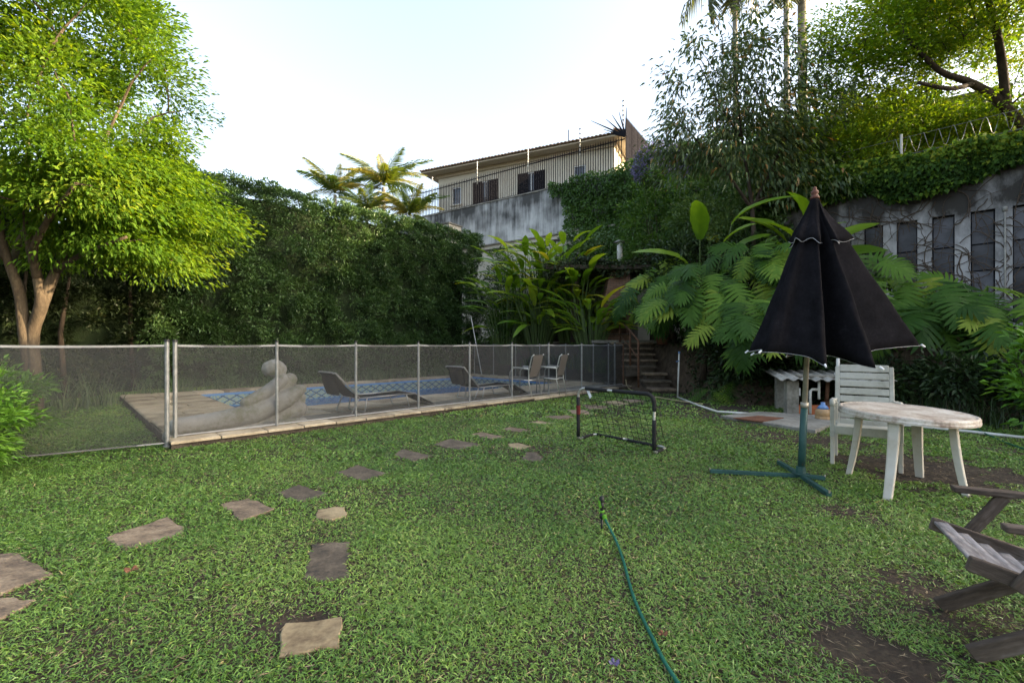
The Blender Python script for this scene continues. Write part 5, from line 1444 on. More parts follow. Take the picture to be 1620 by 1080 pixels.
RAD = [[.095, .088, .08, .075, .06, .045, .03], [.10, .092, .085, .09, .07, .06, .04, .025], [.09, .07, .055, .04, .022], [.07, .055, .04, .02], [.07, .055, .04, .02], [.055, .045, .03, .02], [.06, .045, .025], [.05, .035, .02]]
m = MB()
for L_, rr in zip(limbs, RAD): m.tube([tuple(p) for p in spline([Vector(p) for p in L_], 4)], list(np.interp(np.linspace(0, len(rr) - 1, (len(L_) - 1) * 4 + 1), np.arange(len(rr)), rr)), 10)
m.build('trunk', M['bark'], lt_, world=True, smooth=True)
cs = clusters((-9.75, 7.9, 5.6), (3.65, 3.7, 4.3), 300, 0.45, -0.66, 2)
cs += clusters((-7.0, 8.2, 3.8), (1.3, 1.7, 1.15), 60, 0.35, -0.9, 3)
cs += clusters((-8.8, 7.4, 7.8), (2.2, 2.4, 2.3), 60, 0.4, -0.5, 4)
cs = [c for c in cs if not (c[2] < 2.9 and c[0] < -6.9)]
tag(grow([[tuple(p) for p in L_] for L_ in limbs], cs, A(60, 440, 7.6)).build('branches', M['bark'], lt_, world=True), kind='stuff')
P_, D_, L_, W_, idx = spray(cs, 400, 0.62, 0.5, (-8.4, 7.8, 4.5), 0.10, 0.043)
tn = np.clip(rng.random(len(cs))[idx] * 0.45 + rng.random(len(idx)) * 0.5, 0, 1)
leaves('crown', P_, D_, L_, W_, M['tree_leaf'], lt_, tint=tn)
print('left tree leaves', len(P_))

# ---- hedges (box of leaves round a solid core coloured as the shaded inside, in deck coordinates)
def hedge(name, label, a0, a1, b0, thick, hfun, dens, lsize, mt, core_h=None, seed=0, end=True, bumps=0.42, stems=0):
    t = thing(name, label, 'hedge', tuple(PB((a0 + a1) / 2, b0 + thick / 2)))
    # core
    m = MB(); n = int((a1 - a0) / .5) + 1
    aa = np.linspace(a0 + .3, a1 - .6, n)
    for a_ in aa:
        h0 = (hfun(a_) if core_h is None else core_h(a_)) - .42
        for b_, z in ((b0 + .72, 0), (b0 + .72, h0), (b0 + thick - .3, h0), (b0 + thick - .3, 0)): m.v.append(tuple(PB(a_, b_, z)))
    for i in range(n - 1):
        for k in range(3): q = i * 4 + k; m.f.append((q, q + 4, q + 5, q + 1))
    m.f += [(0, 1, 2, 3), tuple((n - 1) * 4 + k for k in (3, 2, 1, 0))]
    m.build('core', M['hedge_shade_core'], t, world=True)
    Ps, Ns = [], []
    def surf(na, fu):
        r_ = rng.random((na, 2)); p, nn = fu(r_[:, 0], r_[:, 1]); Ps.append(p); Ns.append(nn)
    Ln = a1 - a0; hm = np.mean([hfun(x) for x in np.linspace(a0, a1, 9)])
    hv = np.vectorize(hfun)
    def world(a_, b_, z): return np.stack([PO.x + EA.x * a_ + EB.x * b_, PO.y + EA.y * a_ + EB.y * b_, z], 1)
    def disp(a_, z): return bumps * (vnoise(a_ * 1.1 + 30, z * 1.1, seed) - .5) * 2 + .24 * (vnoise(a_ * 2.6, z * 2.6, seed + 1) - .5) * 2 + .10 * (vnoise(a_ * 7 + 9, z * 7, seed + 2) - .5) * 2
    def front(u, v):
        a_ = a0 + u * Ln; z = v * hv(a_); b_ = b0 - disp(a_, z) + rng.random(len(u)) ** 1.3 * .42 + .25 * np.clip((z - hv(a_) + .5) / .5, 0, 1) ** 2
        return world(a_, b_, z), np.tile(np.array([-EB.x, -EB.y, .35]), (len(u), 1))
    surf(int(dens * Ln * hm), front)
    def topf(u, v):
        a_ = a0 + u * Ln; b_ = b0 + v * thick; z = hv(a_) + disp(a_, b_) * .35 - rng.random(len(u)) ** 1.5 * .2 - .25 * np.clip((.45 - (b_ - b0)) / .45, 0, 1) ** 2
        return world(a_, b_, z), np.tile(np.array([0, 0, 1.0]), (len(u), 1))
    surf(int(dens * Ln * thick), topf)
    if end:
        def endf(u, v):
            b_ = b0 + u * thick; z = v * hfun(a1); a_ = a1 + disp(b_ + 17, z) - rng.random(len(u)) ** 1.5 * .3 - .25 * np.clip((z - hfun(a1) + .5) / .5, 0, 1) ** 2
            return world(a_, b_, z), np.tile(np.array([EA.x, EA.y, .35]), (len(u), 1))
        surf(int(dens * thick * hfun(a1)), endf)
    C_ = np.concatenate(Ps); Cn = norm(np.concatenate(Ns))
    per = 70; nc = len(C_) // per
    sel = rng.choice(len(C_), nc, replace=False); C_ = C_[sel]; Cn = Cn[sel]
    ix = np.repeat(np.arange(nc), per); N = len(ix)
    o_ = norm(rnd_dir(N) + Cn[ix] * .75 + np.array([0, 0, .25]))
    rad_ = (rng.uniform(.16, .30, nc)[ix] * rng.uniform(.55, 1.0, N))[:, None]
    P_ = C_[ix] + o_ * rad_ - Cn[ix] * .12
    Nn = Cn[ix]
    D_ = norm(o_ * .9 + rnd_dir(N) * .55)
    cl = vnoise(P_[:, 0] * 2.2 + P_[:, 1] * 2.2, P_[:, 2] * 2.2, seed + 5)
    tn = np.clip(.12 + .35 * cl + .2 * rng.random(nc)[ix] + rng.normal(0, .16, N), 0, 1)
    leaves('foliage', P_, D_, lsize * rng.uniform(.65, 1.35, N), lsize * .42, M[mt], t, tint=tn)
    for k in range(stems):
        a_ = a0 + (k + .5 + random.uniform(-.3, .3)) * Ln / stems; p = PB(a_, b0 + .2, 0); m = MB()
        m.tube([p, p + V(random.uniform(-.15, .15), random.uniform(-.1, .1), 1.6), p + V(random.uniform(-.3, .3), 0, 3.2)], [.07, .055, .03], 6); m.build('stem', M['dark_bark'], t, world=True, smooth=True)
    print(name, N)
    return t
HB = 8.9
hedge('tall_hedge', 'tall clipped dark green hedge along the far side of the pool', 0.6, 12.9, HB, 1.7, lambda a: 6.55 - .012 * a + .05 * math.sin(a * 1.9), 1350, .10, 'hedge_leaf', seed=40)
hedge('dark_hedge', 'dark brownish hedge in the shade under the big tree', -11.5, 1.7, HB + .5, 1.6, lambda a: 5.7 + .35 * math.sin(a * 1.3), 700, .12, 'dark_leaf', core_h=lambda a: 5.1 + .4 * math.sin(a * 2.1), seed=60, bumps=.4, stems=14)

# ---- strap leaf clumps in the bed behind the deck
def strap_clump(loc, n, L0, W0_, label, group, mt='strap_leaf', name='grass_clump', cat='plant', spread=.25):
    t = thing(name, label, cat, loc, group=group)
    x, y, z = loc
    P0 = np.stack([x + rng.normal(0, spread, n), y + rng.normal(0, spread, n), np.full(n, z)], 1)
    an = rng.uniform(0, 6.28, n); out = rng.uniform(.15, .75, n); L_ = L0 * rng.uniform(.6, 1.2, n)
    dh = np.stack([np.cos(an), np.sin(an), np.zeros(n)], 1)
    s = np.stack([-np.sin(an), np.cos(an), np.zeros(n)], 1)
    pts = []
    K = 4
    for k in range(K + 1):
        f = k / K
        c = P0 + dh * (out * L_ * f ** 1.5)[:, None] + np.array([0, 0, 1.0]) * (L_ * (f - .38 * f * f * (out + .35)))[:, None]
        w_ = W0_ * (1 - f * .95)
        pts += [c + s * w_ / 2, c - s * w_ / 2]
    vv_ = np.stack(pts, 1).reshape(-1, 3)
    b = np.arange(n) * (2 * K + 2); ff_ = []
    for k in range(K): ff_.append(np.stack([b + 2 * k, b + 2 * k + 1, b + 2 * k + 3, b + 2 * k + 2], 1))
    o = npmesh('blades', vv_, np.concatenate(ff_), M[mt], t, np.repeat(rng.random(n), 2 * K + 2)); o['kind'] = 'stuff'
    return t
ORD = ['first', 'second', 'third', 'fourth', 'fifth', 'sixth', 'seventh', 'eighth', 'ninth', 'tenth', 'eleventh', 'twelfth', 'thirteenth', 'fourteenth']
for i_, a_ in enumerate(np.arange(-3.6, 0.0, .62)):
    p = PB(a_ + random.uniform(-.1, .1), 5.6 + random.uniform(-.3, .5)); strap_clump(tuple(p), 130, .95, .018, 'grey green strap leaf clump behind the left mesh panel, %s from left' % ORD[i_], 'strap leaf clumps behind the left fence panel')
for i_, a_ in enumerate(np.arange(0.6, 11, .8)):
    p = PB(a_ + random.uniform(-.2, .2), 7.75 + random.uniform(-.2, .3)); strap_clump(tuple(p), 70, .6, .02, 'low green strap leaf clump at the tall hedge foot, %s from left' % ORD[i_], 'strap leaf clumps below the hedge')
for i, (u, v) in enumerate(((1405, 648), (1432, 655), (1462, 662), (1475, 640), (1500, 668), (1520, 648), (1540, 672), (1575, 675))):
    p = G(u, v + 4); strap_clump((p.x + .3, p.y + .35, bank_at(p.x + .3, p.y + .35) if bank_at(p.x + .3, p.y + .35) > 0 else 0), 110, .55, .014, 'dark grassy clump at the bank foot behind the round table, %s from left' % ORD[i], 'grassy clumps at the foot of the bank', mt='bank_leaf')

# ---- bank ground cover
n = 110000
x = rng.uniform(-4, 14, n); y = rng.uniform(2, 20, n)
d = edge_dist(x, y)
k = (d > 0.03) & (d < 3.2) & ~((x > 3.3) & (x < 4.7) & (y > 11.8) & (y < 15.4)) & ~((y > 15) & (x > -.6))
k &= (rng.random(n) < .45 + .9 * (vnoise(x * 1.5, y * 1.5, 33) - .3))
x, y = x[k], y[k]
P_ = np.stack([x, y, bank_h(x, y) + rng.random(len(x)) ** 1.5 * .34], 1)
D_ = norm(rnd_dir(len(x)) + np.array([-.3, -.4, .5]))
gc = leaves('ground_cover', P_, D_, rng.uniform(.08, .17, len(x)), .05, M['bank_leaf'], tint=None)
tag(gc, 'dark leafy ground cover on the shaded bank', 'ground cover', kind='stuff')

# ---- generic shrub / bush
def bz0(x, y): return max(bank_at(x, y), 0.0)
def bush(name, label, c, rad, n, per, spread, L0, W0_, mt, base_z=0, group=None, cat='shrub', flowers=None, stems=5, seed=1, kinds=None, flat=.7, down=.1):
    t = thing(name, label, cat, (c[0], c[1], base_z), group=group)
    cs = clusters(c, rad, n, .45, -.95, seed)
    m = MB()
    for q in cs[:max(stems, 4) * 4]:
        b = Vector((c[0] + random.uniform(-.2, .2) * rad[0], c[1] + random.uniform(-.2, .2) * rad[1], base_z - .05)); e = Vector(q)
        m.tube([b, b.lerp(e, .5) + V(0, 0, .1 * (e - b).length), e], [.022, .015, .006], 5, False)
    m.build('stems', M['dark_bark'], t, world=True)
    P_, D_, L_, W_, idx = spray(cs, per, spread, flat, (c[0], c[1], c[2] - rad[2] * .5), L0, W0_, dirdown=down)
    tn = np.clip(rng.random(len(cs))[idx] * .5 + rng.random(len(idx)) * .5, 0, 1)
    leaves('crown', P_, D_, L_, W_, M[mt], t, tint=tn)
    if flowers:
        fm, fn, fs = flowers
        q = np.array(clusters(c, (rad[0] * 1.05, rad[1] * 1.05, rad[2] * 1.05), fn, .9, -.5, seed + 7))
        idx = np.repeat(np.arange(fn), 6); P_ = q[idx] + rng.normal(0, fs * .6, (fn * 6, 3))
        leaves('blossoms', P_, rnd_dir(fn * 6), fs, fs * .7, M[fm], t)
    return t
bush('leafy_shrub', 'bright green leafy shrub at the left picture edge in front of the mesh panel', (-5.35, 4.25, .62), (.48, .5, .64), 80, 60, .17, .085, .026, 'shrub_leaf', 0, seed=5)
bush('leafy_shrub', 'green shrub half veiled behind the mesh panel at far left', (-6.1, 5.1, .62), (.8, .35, .64), 60, 70, .2, .085, .03, 'shrub_leaf', 0, seed=6)
bush('flowering_shrub', 'shrub with small red flowers at the right picture edge', (7.75, 6.2, .85), (.68, .6, .85), 50, 26, .24, .15, .06, 'shrub_leaf', 0, flowers=('red_petal', 5, .05), seed=8)

# dark evergreen between hedge end and heliconias
bush('dark_shrub', 'dark leafy shrub filling the gap beside the hedge end', (-.55, 20.6, 3.1), (1.0, 1.0, 2.7), 90, 90, .4, .12, .05, 'hedge_leaf', .8, seed=12)
bush('leafy_shrub', 'mid green shrub below the tall paddle leaved plants', (-.05, 18.6, 2.1), (1.0, .7, 1.1), 60, 60, .32, .15, .06, 'ivy_leaf', 1.2, seed=13)
bush('dark_shrub', 'dark shrub behind the barbecue chimney', (3.2, 19.9, 4.6), (2.4, 1.0, 2.0), 90, 70, .45, .14, .07, 'hedge_leaf', 1.4, seed=14)
for i, (x, y, lab) in enumerate(((5.2, 10.35, 'dark bush low on the bank under the left split leaf plants'), (6.3, 9.85, 'dark bush directly behind the pump shelter roof'), (7.2, 9.0, 'dark bush on the bank behind the white armchair'), (8.1, 8.15, 'dark bush on the bank behind the round table'),
        (8.9, 7.3, 'dark bush on the bank right of the round table'), (9.9, 6.2, 'dark bush on the bank behind the red flowered shrub'))):
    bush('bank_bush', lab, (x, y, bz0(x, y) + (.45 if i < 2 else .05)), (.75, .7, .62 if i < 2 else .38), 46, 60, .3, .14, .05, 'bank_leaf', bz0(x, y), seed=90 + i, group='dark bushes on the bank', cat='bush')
# mass of shrubs on the terrace behind the split leaf plants
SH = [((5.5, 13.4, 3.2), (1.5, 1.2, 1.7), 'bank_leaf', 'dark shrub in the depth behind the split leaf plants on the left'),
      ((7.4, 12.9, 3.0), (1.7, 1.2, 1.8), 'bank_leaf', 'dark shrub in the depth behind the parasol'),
      ((6.6, 14.3, 5.0), (1.6, 1.2, 1.7), 'pale_shrub_leaf', 'pale leaved shrub above the split leaf plants left of the parasol'),
      ((8.2, 14.2, 5.3), (1.7, 1.3, 1.8), 'pale_shrub_leaf', 'pale leaved shrub behind the parasol tip'),
      ((9.9, 13.9, 5.9), (1.6, 1.3, 1.5), 'sparse_leaf', 'olive green shrub left of the razor wire'),
      ((5.6, 16.5, 5.6), (1.7, 1.2, 2.2), 'ivy_leaf', 'green shrub right of the chimney pipe'),
      ((11.2, 14.8, 7.0), (2.4, 1.4, 1.7), 'fine_leaf', 'yellow green shrub behind the razor wire'),
      ((14.6, 13.6, 6.9), (2.4, 1.8, 1.9), 'fine_leaf', 'sunlit yellow green shrub behind the outbuilding at right')]
for i, (c, rad, mt, lab) in enumerate(SH):
    bush('terrace_shrub', lab, c, rad, 90, 62, .38, .15, .065, mt, TERR if c[2] < 6.5 else 5.0, seed=30 + i, group='shrubs on the terrace')
bush('lilac_shrub', 'shrub covered in lilac blossom at the ivy wall top', (6.15, 18.6, 8.6), (1.1, .7, 1.0), 60, 50, .35, .12, .05, 'sparse_leaf', 7.9, flowers=('petal', 560, .08), seed=50)

# ---- ivy on walls
def ivy(name, label, fn, n, lsize, mt='ivy_leaf', loc=(0, 0, 0), tintf=None):
    u = rng.random(n); v = rng.random(n)
    P_, Nn, keep = fn(u, v); P_ = P_[keep]; Nn = Nn[keep]
    N = len(P_)
    D_ = norm(Nn * .5 + rnd_dir(N) * .7 + np.array([0, 0, -.55]))
    cl = vnoise(P_[:, 0] * 1.5 + P_[:, 1] * 1.5, P_[:, 2] * 1.5, 77)
    tn = np.clip(.5 * cl + .1 + rng.normal(0, .2, N), 0, 1)
    t = thing(name, label, 'ivy', loc)
    leaves('foliage', P_, D_, lsize * rng.uniform(.7, 1.3, N), lsize * .7, M[mt], t, tint=tn, up=np.tile(Nn, 1) + rng.normal(0, .4, (N, 3)))
    return t
wn_ = np.array(WN)
def ivy_wall(u, v):
    s = -1.2 + u * 16.5; z = 4.0 + v * 6.3
    top = 9.75 + .35 * (vnoise(s * 1.2, s * 0, 80) - .3) + np.clip((s - 3.6) * .12, 0, .6)
    left = .15 + 1.5 * (vnoise(z * .9, z * 0 + 3, 81) - .35) + np.where(z < 7.3, 1.1, 0) + np.where(z > 9.0, -.6, 0)
    keep = (z < top) & (s > left)
    th = .05 + .35 * vnoise(s * 1.1, z * 1.1, 82) + .25 * vnoise(s * 3, z * 3, 83)
    d = -th * rng.random(len(u)) ** .4
    P_ = np.stack([W0.x + WD.x * s + wn_[0] * -d, W0.y + WD.y * s + wn_[1] * -d, z], 1)
    return P_, np.tile(wn_, (len(u), 1)), keep
ivy('ivy_curtain', 'dense green ivy hanging over the right half of the retaining wall', ivy_wall, 62000, .13, loc=tuple(WP(4, 0, 4)))
obx, oby = math.cos(obr), math.sin(obr); obn = np.array([-S2, -S2, 0])
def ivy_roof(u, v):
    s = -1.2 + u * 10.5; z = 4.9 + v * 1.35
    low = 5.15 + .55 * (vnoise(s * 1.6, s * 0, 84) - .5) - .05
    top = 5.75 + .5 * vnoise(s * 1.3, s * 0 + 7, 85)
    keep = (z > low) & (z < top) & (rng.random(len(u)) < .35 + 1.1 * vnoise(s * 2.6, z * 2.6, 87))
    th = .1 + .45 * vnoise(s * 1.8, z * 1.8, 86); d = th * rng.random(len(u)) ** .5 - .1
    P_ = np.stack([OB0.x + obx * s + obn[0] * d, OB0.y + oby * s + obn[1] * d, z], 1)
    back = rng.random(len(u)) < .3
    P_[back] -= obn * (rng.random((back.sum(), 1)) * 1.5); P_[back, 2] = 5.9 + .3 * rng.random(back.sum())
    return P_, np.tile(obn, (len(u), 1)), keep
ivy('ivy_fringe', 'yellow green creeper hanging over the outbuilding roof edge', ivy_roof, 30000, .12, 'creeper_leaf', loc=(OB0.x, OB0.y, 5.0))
def ivy_bbq(u, v):
    x = 1.2 + u * 4.2; y = 15.85 + v * .9; z = 4.12 - .5 * rng.random(len(u)) ** 2 + .35 * vnoise(x * 2, y * 2, 88)
    return np.stack([x, y, z], 1), np.tile(np.array([0, -.6, .6]), (len(u), 1)), np.ones(len(u), bool)
ivy('ivy_fringe', 'brownish creeper on the front edge of the barbecue roof', ivy_bbq, 5000, .12, 'dark_leaf', loc=(3.3, 16.0, 4.0))

# ---- leaf meshes for large leaved plants
def paddle_leaf(name, mt, width=.30, curve=.35, fold=.12, n=9, seed=0):
    r_ = random.Random(seed); m = MB()
    for i in range(n + 1):
        f = i / n
        w_ = width * .5 * (math.sin(math.pi * min(f * .96 + .04, 1)) ** .55) * (1 if f < .97 else .3)
        z = -curve * f * f
        e = r_.uniform(.9, 1.08)
        m.v += [(-w_ * e, f, z + fold * w_ * 3 - .05 * width * r_.random()), (-w_ * .5, f, z + fold * w_ * 1.9), (0, f, z), (w_ * .5, f, z + fold * w_ * 1.9), (w_ * e, f, z + fold * w_ * 3 - .05 * width * r_.random())]
    for i in range(n):
        for k in range(4): a = i * 5 + k; m.f.append((a, a + 1, a + 6, a + 5))
    me = m.mesh(name, True); me.materials.append(M[mt]); return me
def split_leaf(name, mt, n=9, droop=.35, seed=0):
    """deeply lobed leaf: a narrow blade with fingers to both sides"""
    r_ = random.Random(seed); m = MB()
    zf = lambda x, y: -droop * y * y - .55 * abs(x) ** 1.6 + .10 * abs(x)
    for s in (-1, 1):
        for i in range(n):
            f = (i + .3) / n
            y0 = -.02 + f * .86; y1 = y0 + .86 / n
            ang = R(92 - 62 * f + r_.uniform(-5, 5))           # from the rib, backwards at base, forward at tip
            ln = (.40 * math.sin(math.pi * (.24 + .62 * f)) ** .8 + .05) * r_.uniform(.88, 1.08)
            dx, dy = math.sin(ang), math.cos(ang)
            wd = .026 + .010 * math.sin(math.pi * f)
            px_, py_ = -dy, dx
            def pt(t, o):
                x = dx * ln * t; y = (y0 + y1) / 2 + dy * ln * t
                x += (-dy if False else 0); 
                xx, yy = x + dy * o, y - dx * o
                return (s * xx, yy, zf(xx, yy) + .012 * r_.uniform(-1, 1))
            b = len(m.v)
            m.v += [(0, y0, zf(0, y0)), (0, y1, zf(0, y1)), pt(.34, -.040), pt(.34, .040), pt(.70, -wd), pt(.70, wd), pt(1.0, 0)]
            fs = [(b, b + 3, b + 2, b + 1), (b + 2, b + 3, b + 5, b + 4), (b + 4, b + 5, b + 6)]
            m.f += fs if s > 0 else [q[::-1] for q in fs]
    b = len(m.v); m.v += [(-.05, .84, zf(.05, .84)), (.05, .84, zf(.05, .84)), (0, 1.04, zf(0, 1.04))]; m.f.append((b, b + 1, b + 2))
    me = m.mesh(name, False); me.materials.append(M[mt]); return me
SPLIT = [split_leaf('leaf', 'philo', 9, d, k) for k, d in enumerate((.30, .45, .60))]
PADD = [paddle_leaf('leaf', 'heli', w_, c, seed=k) for k, (w_, c) in enumerate(((.26, .22), (.30, .40), (.24, .62)))]
BANA = [paddle_leaf('leaf', 'heli', w_, c, seed=10 + k) for k, (w_, c) in enumerate(((.36, .35), (.33, .7)))]
def place_leaf(meshes, root, pos, dirv, size, upv=(0, 0, 1)):
    o = bpy.data.objects.new('leaf', random.choice(meshes)); COL.objects.link(o); o.parent = root
    y = Vector(dirv).normalized(); z = Vector(upv) - y * y.dot(Vector(upv)); z.normalize(); x = y.cross(z)
    mt = Matrix((x, y, z)).transposed().to_4x4(); mt.translation = Vector(pos) - _WL[root.name]
    o.matrix_local = mt @ Matrix.Diagonal((size, size, size, 1)); return o
def arching(label, name, root, crown, spread, n, size, meshes, mt_stalk='stalk', up_bias=.2, group=None, trunk=None, tilt=0.15, r_=.012, face=(0, -1, 0), cone=1.0, cat='plant', droop=0):
    """leaves on petioles that arch out from a crown point"""
    t = thing(name, label, cat, root, group=group)
    root = Vector(root); crown = Vector(crown)
    m = MB()
    if trunk: 
        m2 = MB(); m2.tube([root - V(0, 0, .1), root.lerp(crown, .4) + V(random.uniform(-.25, .25), -.1, -.05), crown], [trunk, trunk * .85, trunk * .6], 8); m2.build('trunk', M['dark_bark'], t, world=True, smooth=True)
    for i in range(n):
        an = random.uniform(0, 2 * math.pi)
        h = random.uniform(-.35, 1.0)
        d = Vector((math.cos(an), math.sin(an), 0)) * math.sqrt(max(0.05, 1 - max(h, 0) ** 2)) + Vector((0, 0, h))
        d += Vector(face) * cone * random.uniform(0, .7); d.normalize()
        ln = spread * random.uniform(.65, 1.1)
        e = crown + Vector((d.x, d.y, d.z * .9)) * ln
        mid = crown.lerp(e, .55) + V(0, 0, .18 * ln)
        m.tube([crown, mid, e], [r_, r_ * .8, r_ * .55], 5, False)
        ld = Vector((d.x + random.uniform(-.3, .3), d.y + random.uniform(-.3, .3), d.z * .3 - .62 - droop + random.uniform(-.55, .5)))
        up = Vector((0, 0, .75)) + Vector(face) * .75 + Vector((random.uniform(-.3, .3), random.uniform(-.3, .3), 0))
        place_leaf(meshes, t, e, ld, size * random.uniform(.75, 1.2), up)
    m.build('stalks', M[mt_stalk], t, world=True)
    return t
def bz(x, y): return max(bank_at(x, y), 0.0)
PH = [((4.95, 13.5), (4.75, 13.3, 2.75), 1.15, 24, .85, 'split leaf philodendron overhanging the stone steps'),
      ((4.95, 11.7), (4.95, 11.4, 2.45), 1.05, 26, .90, 'split leaf philodendron just right of the stone steps'),
      ((5.5, 10.4), (5.35, 10.0, 1.75), .85, 22, .85, 'low split leaf philodendron left of the pump shelter'),
      ((6.2, 11.4), (6.1, 11.1, 2.9), 1.05, 24, .85, 'split leaf philodendron left of the parasol canopy'),
      ((6.6, 10.2), (6.5, 9.9, 2.1), .9, 18, .8, 'split leaf philodendron behind the parasol canopy'),
      ((7.7, 10.5), (7.6, 10.2, 2.45), .9, 24, .95, 'split leaf philodendron right behind the parasol canopy'),
      ((8.6, 9.7), (8.5, 9.5, 1.75), .95, 24, .95, 'split leaf philodendron in front of the outbuilding windows'),
      ((9.35, 9.1), (9.2, 8.9, 1.75), .8, 14, .95, 'split leaf philodendron farthest right below the outbuilding windows')]
for (r_, c, sp_, n, sz, lab) in PH:
    arching(lab, 'philodendron', (r_[0], r_[1], bz(*r_)), c, sp_ * 1.05, int(n * 1.9), sz * .86, SPLIT, group='split leaf philodendrons on the bank', trunk=.09, face=(-.45, -.8, 0))
# heliconia clump
def erect(label, name, root, n, hgt, size, meshes, group=None, spread=.5, face=(0, -.4, 0), cat='plant'):
    t = thing(name, label, cat, root, group=group); root = Vector(root); m = MB()
    for i in range(n):
        an = random.uniform(0, 6.28); rr = spread * math.sqrt(random.random())
        b = root + V(math.cos(an) * rr * .5, math.sin(an) * rr * .5, -.05)
        h = hgt * random.uniform(.42, 1.0); lean = random.uniform(.08, .55)
        e = root + V(math.cos(an) * (rr + lean * h * .6), math.sin(an) * (rr + lean * h * .6), h)
        m.tube([b, b.lerp(e, .5) + V(0, 0, .04 * h), e], [.022, .018, .012], 5, False)
        d = Vector((math.cos(an) * (.40 + lean * 1.7), math.sin(an) * (.40 + lean * 1.7), 1.0 - 1.1 * random.random() * (1.25 - h / hgt)))
        up = Vector((-math.cos(an), -math.sin(an), .9)) + Vector(face)
        place_leaf(meshes, t, e, d, size * random.uniform(.7, 1.15), up)
    m.build('stalks', M['stalk'], t, world=True); return t
HE = [((-.25, 18.3), 2.6, 'paddle leaved plant nearest the hedge end'), ((.55, 18.4), 3.1, 'paddle leaved plant, second from the hedge end'), ((1.35, 18.1), 3.2, 'tallest yellow green paddle leaved plant in the clump middle'),
      ((2.1, 17.7), 3.2, 'tall paddle leaved plant left of the barbecue'), ((1.0, 17.4), 2.0, 'lower paddle leaved plant in front of the clump middle'), ((2.75, 15.6), 1.5, 'low paddle leaved plant in front of the barbecue'), ((2.45, 16.9), 2.2, 'paddle leaved plant with yellowed leaves beside the mossy post')]
for r_, h, lab in HE: erect(lab, 'heliconia', (r_[0], r_[1], bz(*r_)), 58, h + .65, 1.0, PADD, 'paddle leaved plants beyond the pool fence', spread=.55)
for i, (x, y) in enumerate(((.9, 17.0), (1.7, 16.4), (2.3, 15.7), (2.9, 15.0))):
    strap_clump((x, y, bz(x, y)), 70, .75, .05, 'low strap leaf clump behind the pool fence end, %s from left' % ORD[i], 'strap leaf clumps behind the pool fence end', mt='ivy_leaf')
erect('banana plant with broad leaves left of the parasol tip', 'banana_plant', (5.35, 12.8, bz(5.35, 12.8)), 14, 3.2, 1.25, BANA, 'banana plants', spread=.45, face=(-.3, -1.0, 0))
erect('banana plant with broad leaves behind the parasol tip', 'banana_plant', (8.1, 12.3, bz(8.1, 12.3)), 12, 3.8, 1.4, BANA, 'banana plants', spread=.4, face=(-.3, -1.0, 0))
# ferns at the bank foot
def fern_leaf():
    m = MB(); n = 14
    for s in (-1, 1):
        for i in range(n):
            f = (i + .5) / n; ln = .24 * math.sin(math.pi * (.12 + .86 * f)) ; y = f; z = -.45 * f * f
            b = len(m.v); m.v += [(0, y - .014, z), (0, y + .014, z), (s * ln, y + .05, z - .05)]
            m.f.append((b, b + 1, b + 2) if s < 0 else (b, b + 2, b + 1))
    me = m.mesh('leaf'); me.materials.append(M['philo']); return me
FERN = [fern_leaf()]
for i, (u, v, lab) in enumerate(((1110, 640, 'fern at the bank foot beside the standpipe'), (1145, 640, 'fern at the bank foot left of the pump shelter'), (1185, 640, 'fern at the bank foot nearest the pump shelter'))):
    p = G(u, v); x, y = p.x + .35, p.y + .3
    arching(lab, 'fern', (x, y, bz(x, y)), (x, y, bz(x, y) + .25), .12, 11, .62, FERN, group='ferns at the bank foot', face=(-.3, -.5, 0), r_=.006)

# ---- palms
def frond_mesh(name, mt, n=22, wid=.42, curve=.55, hang=.25, seed=0, lw=.018):
    r_ = random.Random(seed); m = MB()
    def rib(f): return Vector((0, f, .25 * f - curve * f * f))
    m.tube([rib(k / 6) for k in range(7)], [.012, .011, .010, .008, .006, .005, .003], 4, False)
    for s in (-1, 1):
        for i in range(n):
            f = .12 + .88 * (i + .5) / n; ln = wid * math.sin(math.pi * (.18 + .78 * f)) ** .7 * r_.uniform(.85, 1.1)
            p = rib(f); d = Vector((s * .85, .55, -hang * r_.uniform(.6, 1.4) * 1.4)).normalized()
            w_ = Vector((0, lw, lw * .22)); q = p + d * ln * .55; e = p + d * ln + V(0, 0, -hang * ln * .9)
            b = len(m.v); m.v += [tuple(p - w_ * .6), tuple(p + w_ * .6), tuple(q + w_), tuple(q - w_), tuple(e)]
            m.f += [(b, b + 1, b + 2, b + 3), (b + 3, b + 2, b + 4)]
    me = m.mesh(name); me.materials.append(M[mt]); return me
FR = [frond_mesh('frond', 'frond', wid=.27, n=24, hang=.5, curve=c, seed=k, lw=.015) for k, c in enumerate((.6, .9, 1.2))]
FRD = [frond_mesh('frond', 'dark_frond', n=26, wid=.34, curve=c, hang=.9, seed=k + 5) for k, c in enumerate((1.0, 1.35))]
def palm(label, base, top, n, size, meshes, tr, group, lean=0, elev=(-.2, 1.0)):
    t = thing('palm_tree', label, 'palm tree', base, group=group); b = Vector(base); e = Vector(top); m = MB()
    m.tube([b - V(0, 0, .1), b.lerp(e, .5) + V(.05, 0, 0), e], [tr * 1.2, tr, tr * .8], 10); m.build('trunk', M['palm_bark'], t, world=True, smooth=True)
    for i in range(n):
        an = 2 * math.pi * i / n * 2.4 + random.uniform(-.3, .3); h = elev[0] + (elev[1] - elev[0]) * (i / max(1, n - 1))
        o = place_leaf(meshes, t, e + V(0, 0, .1), (math.cos(an), math.sin(an), h), size * random.uniform(.85, 1.1)); o.name = 'frond'
    return t
pg = 'feather palms behind the hedge'
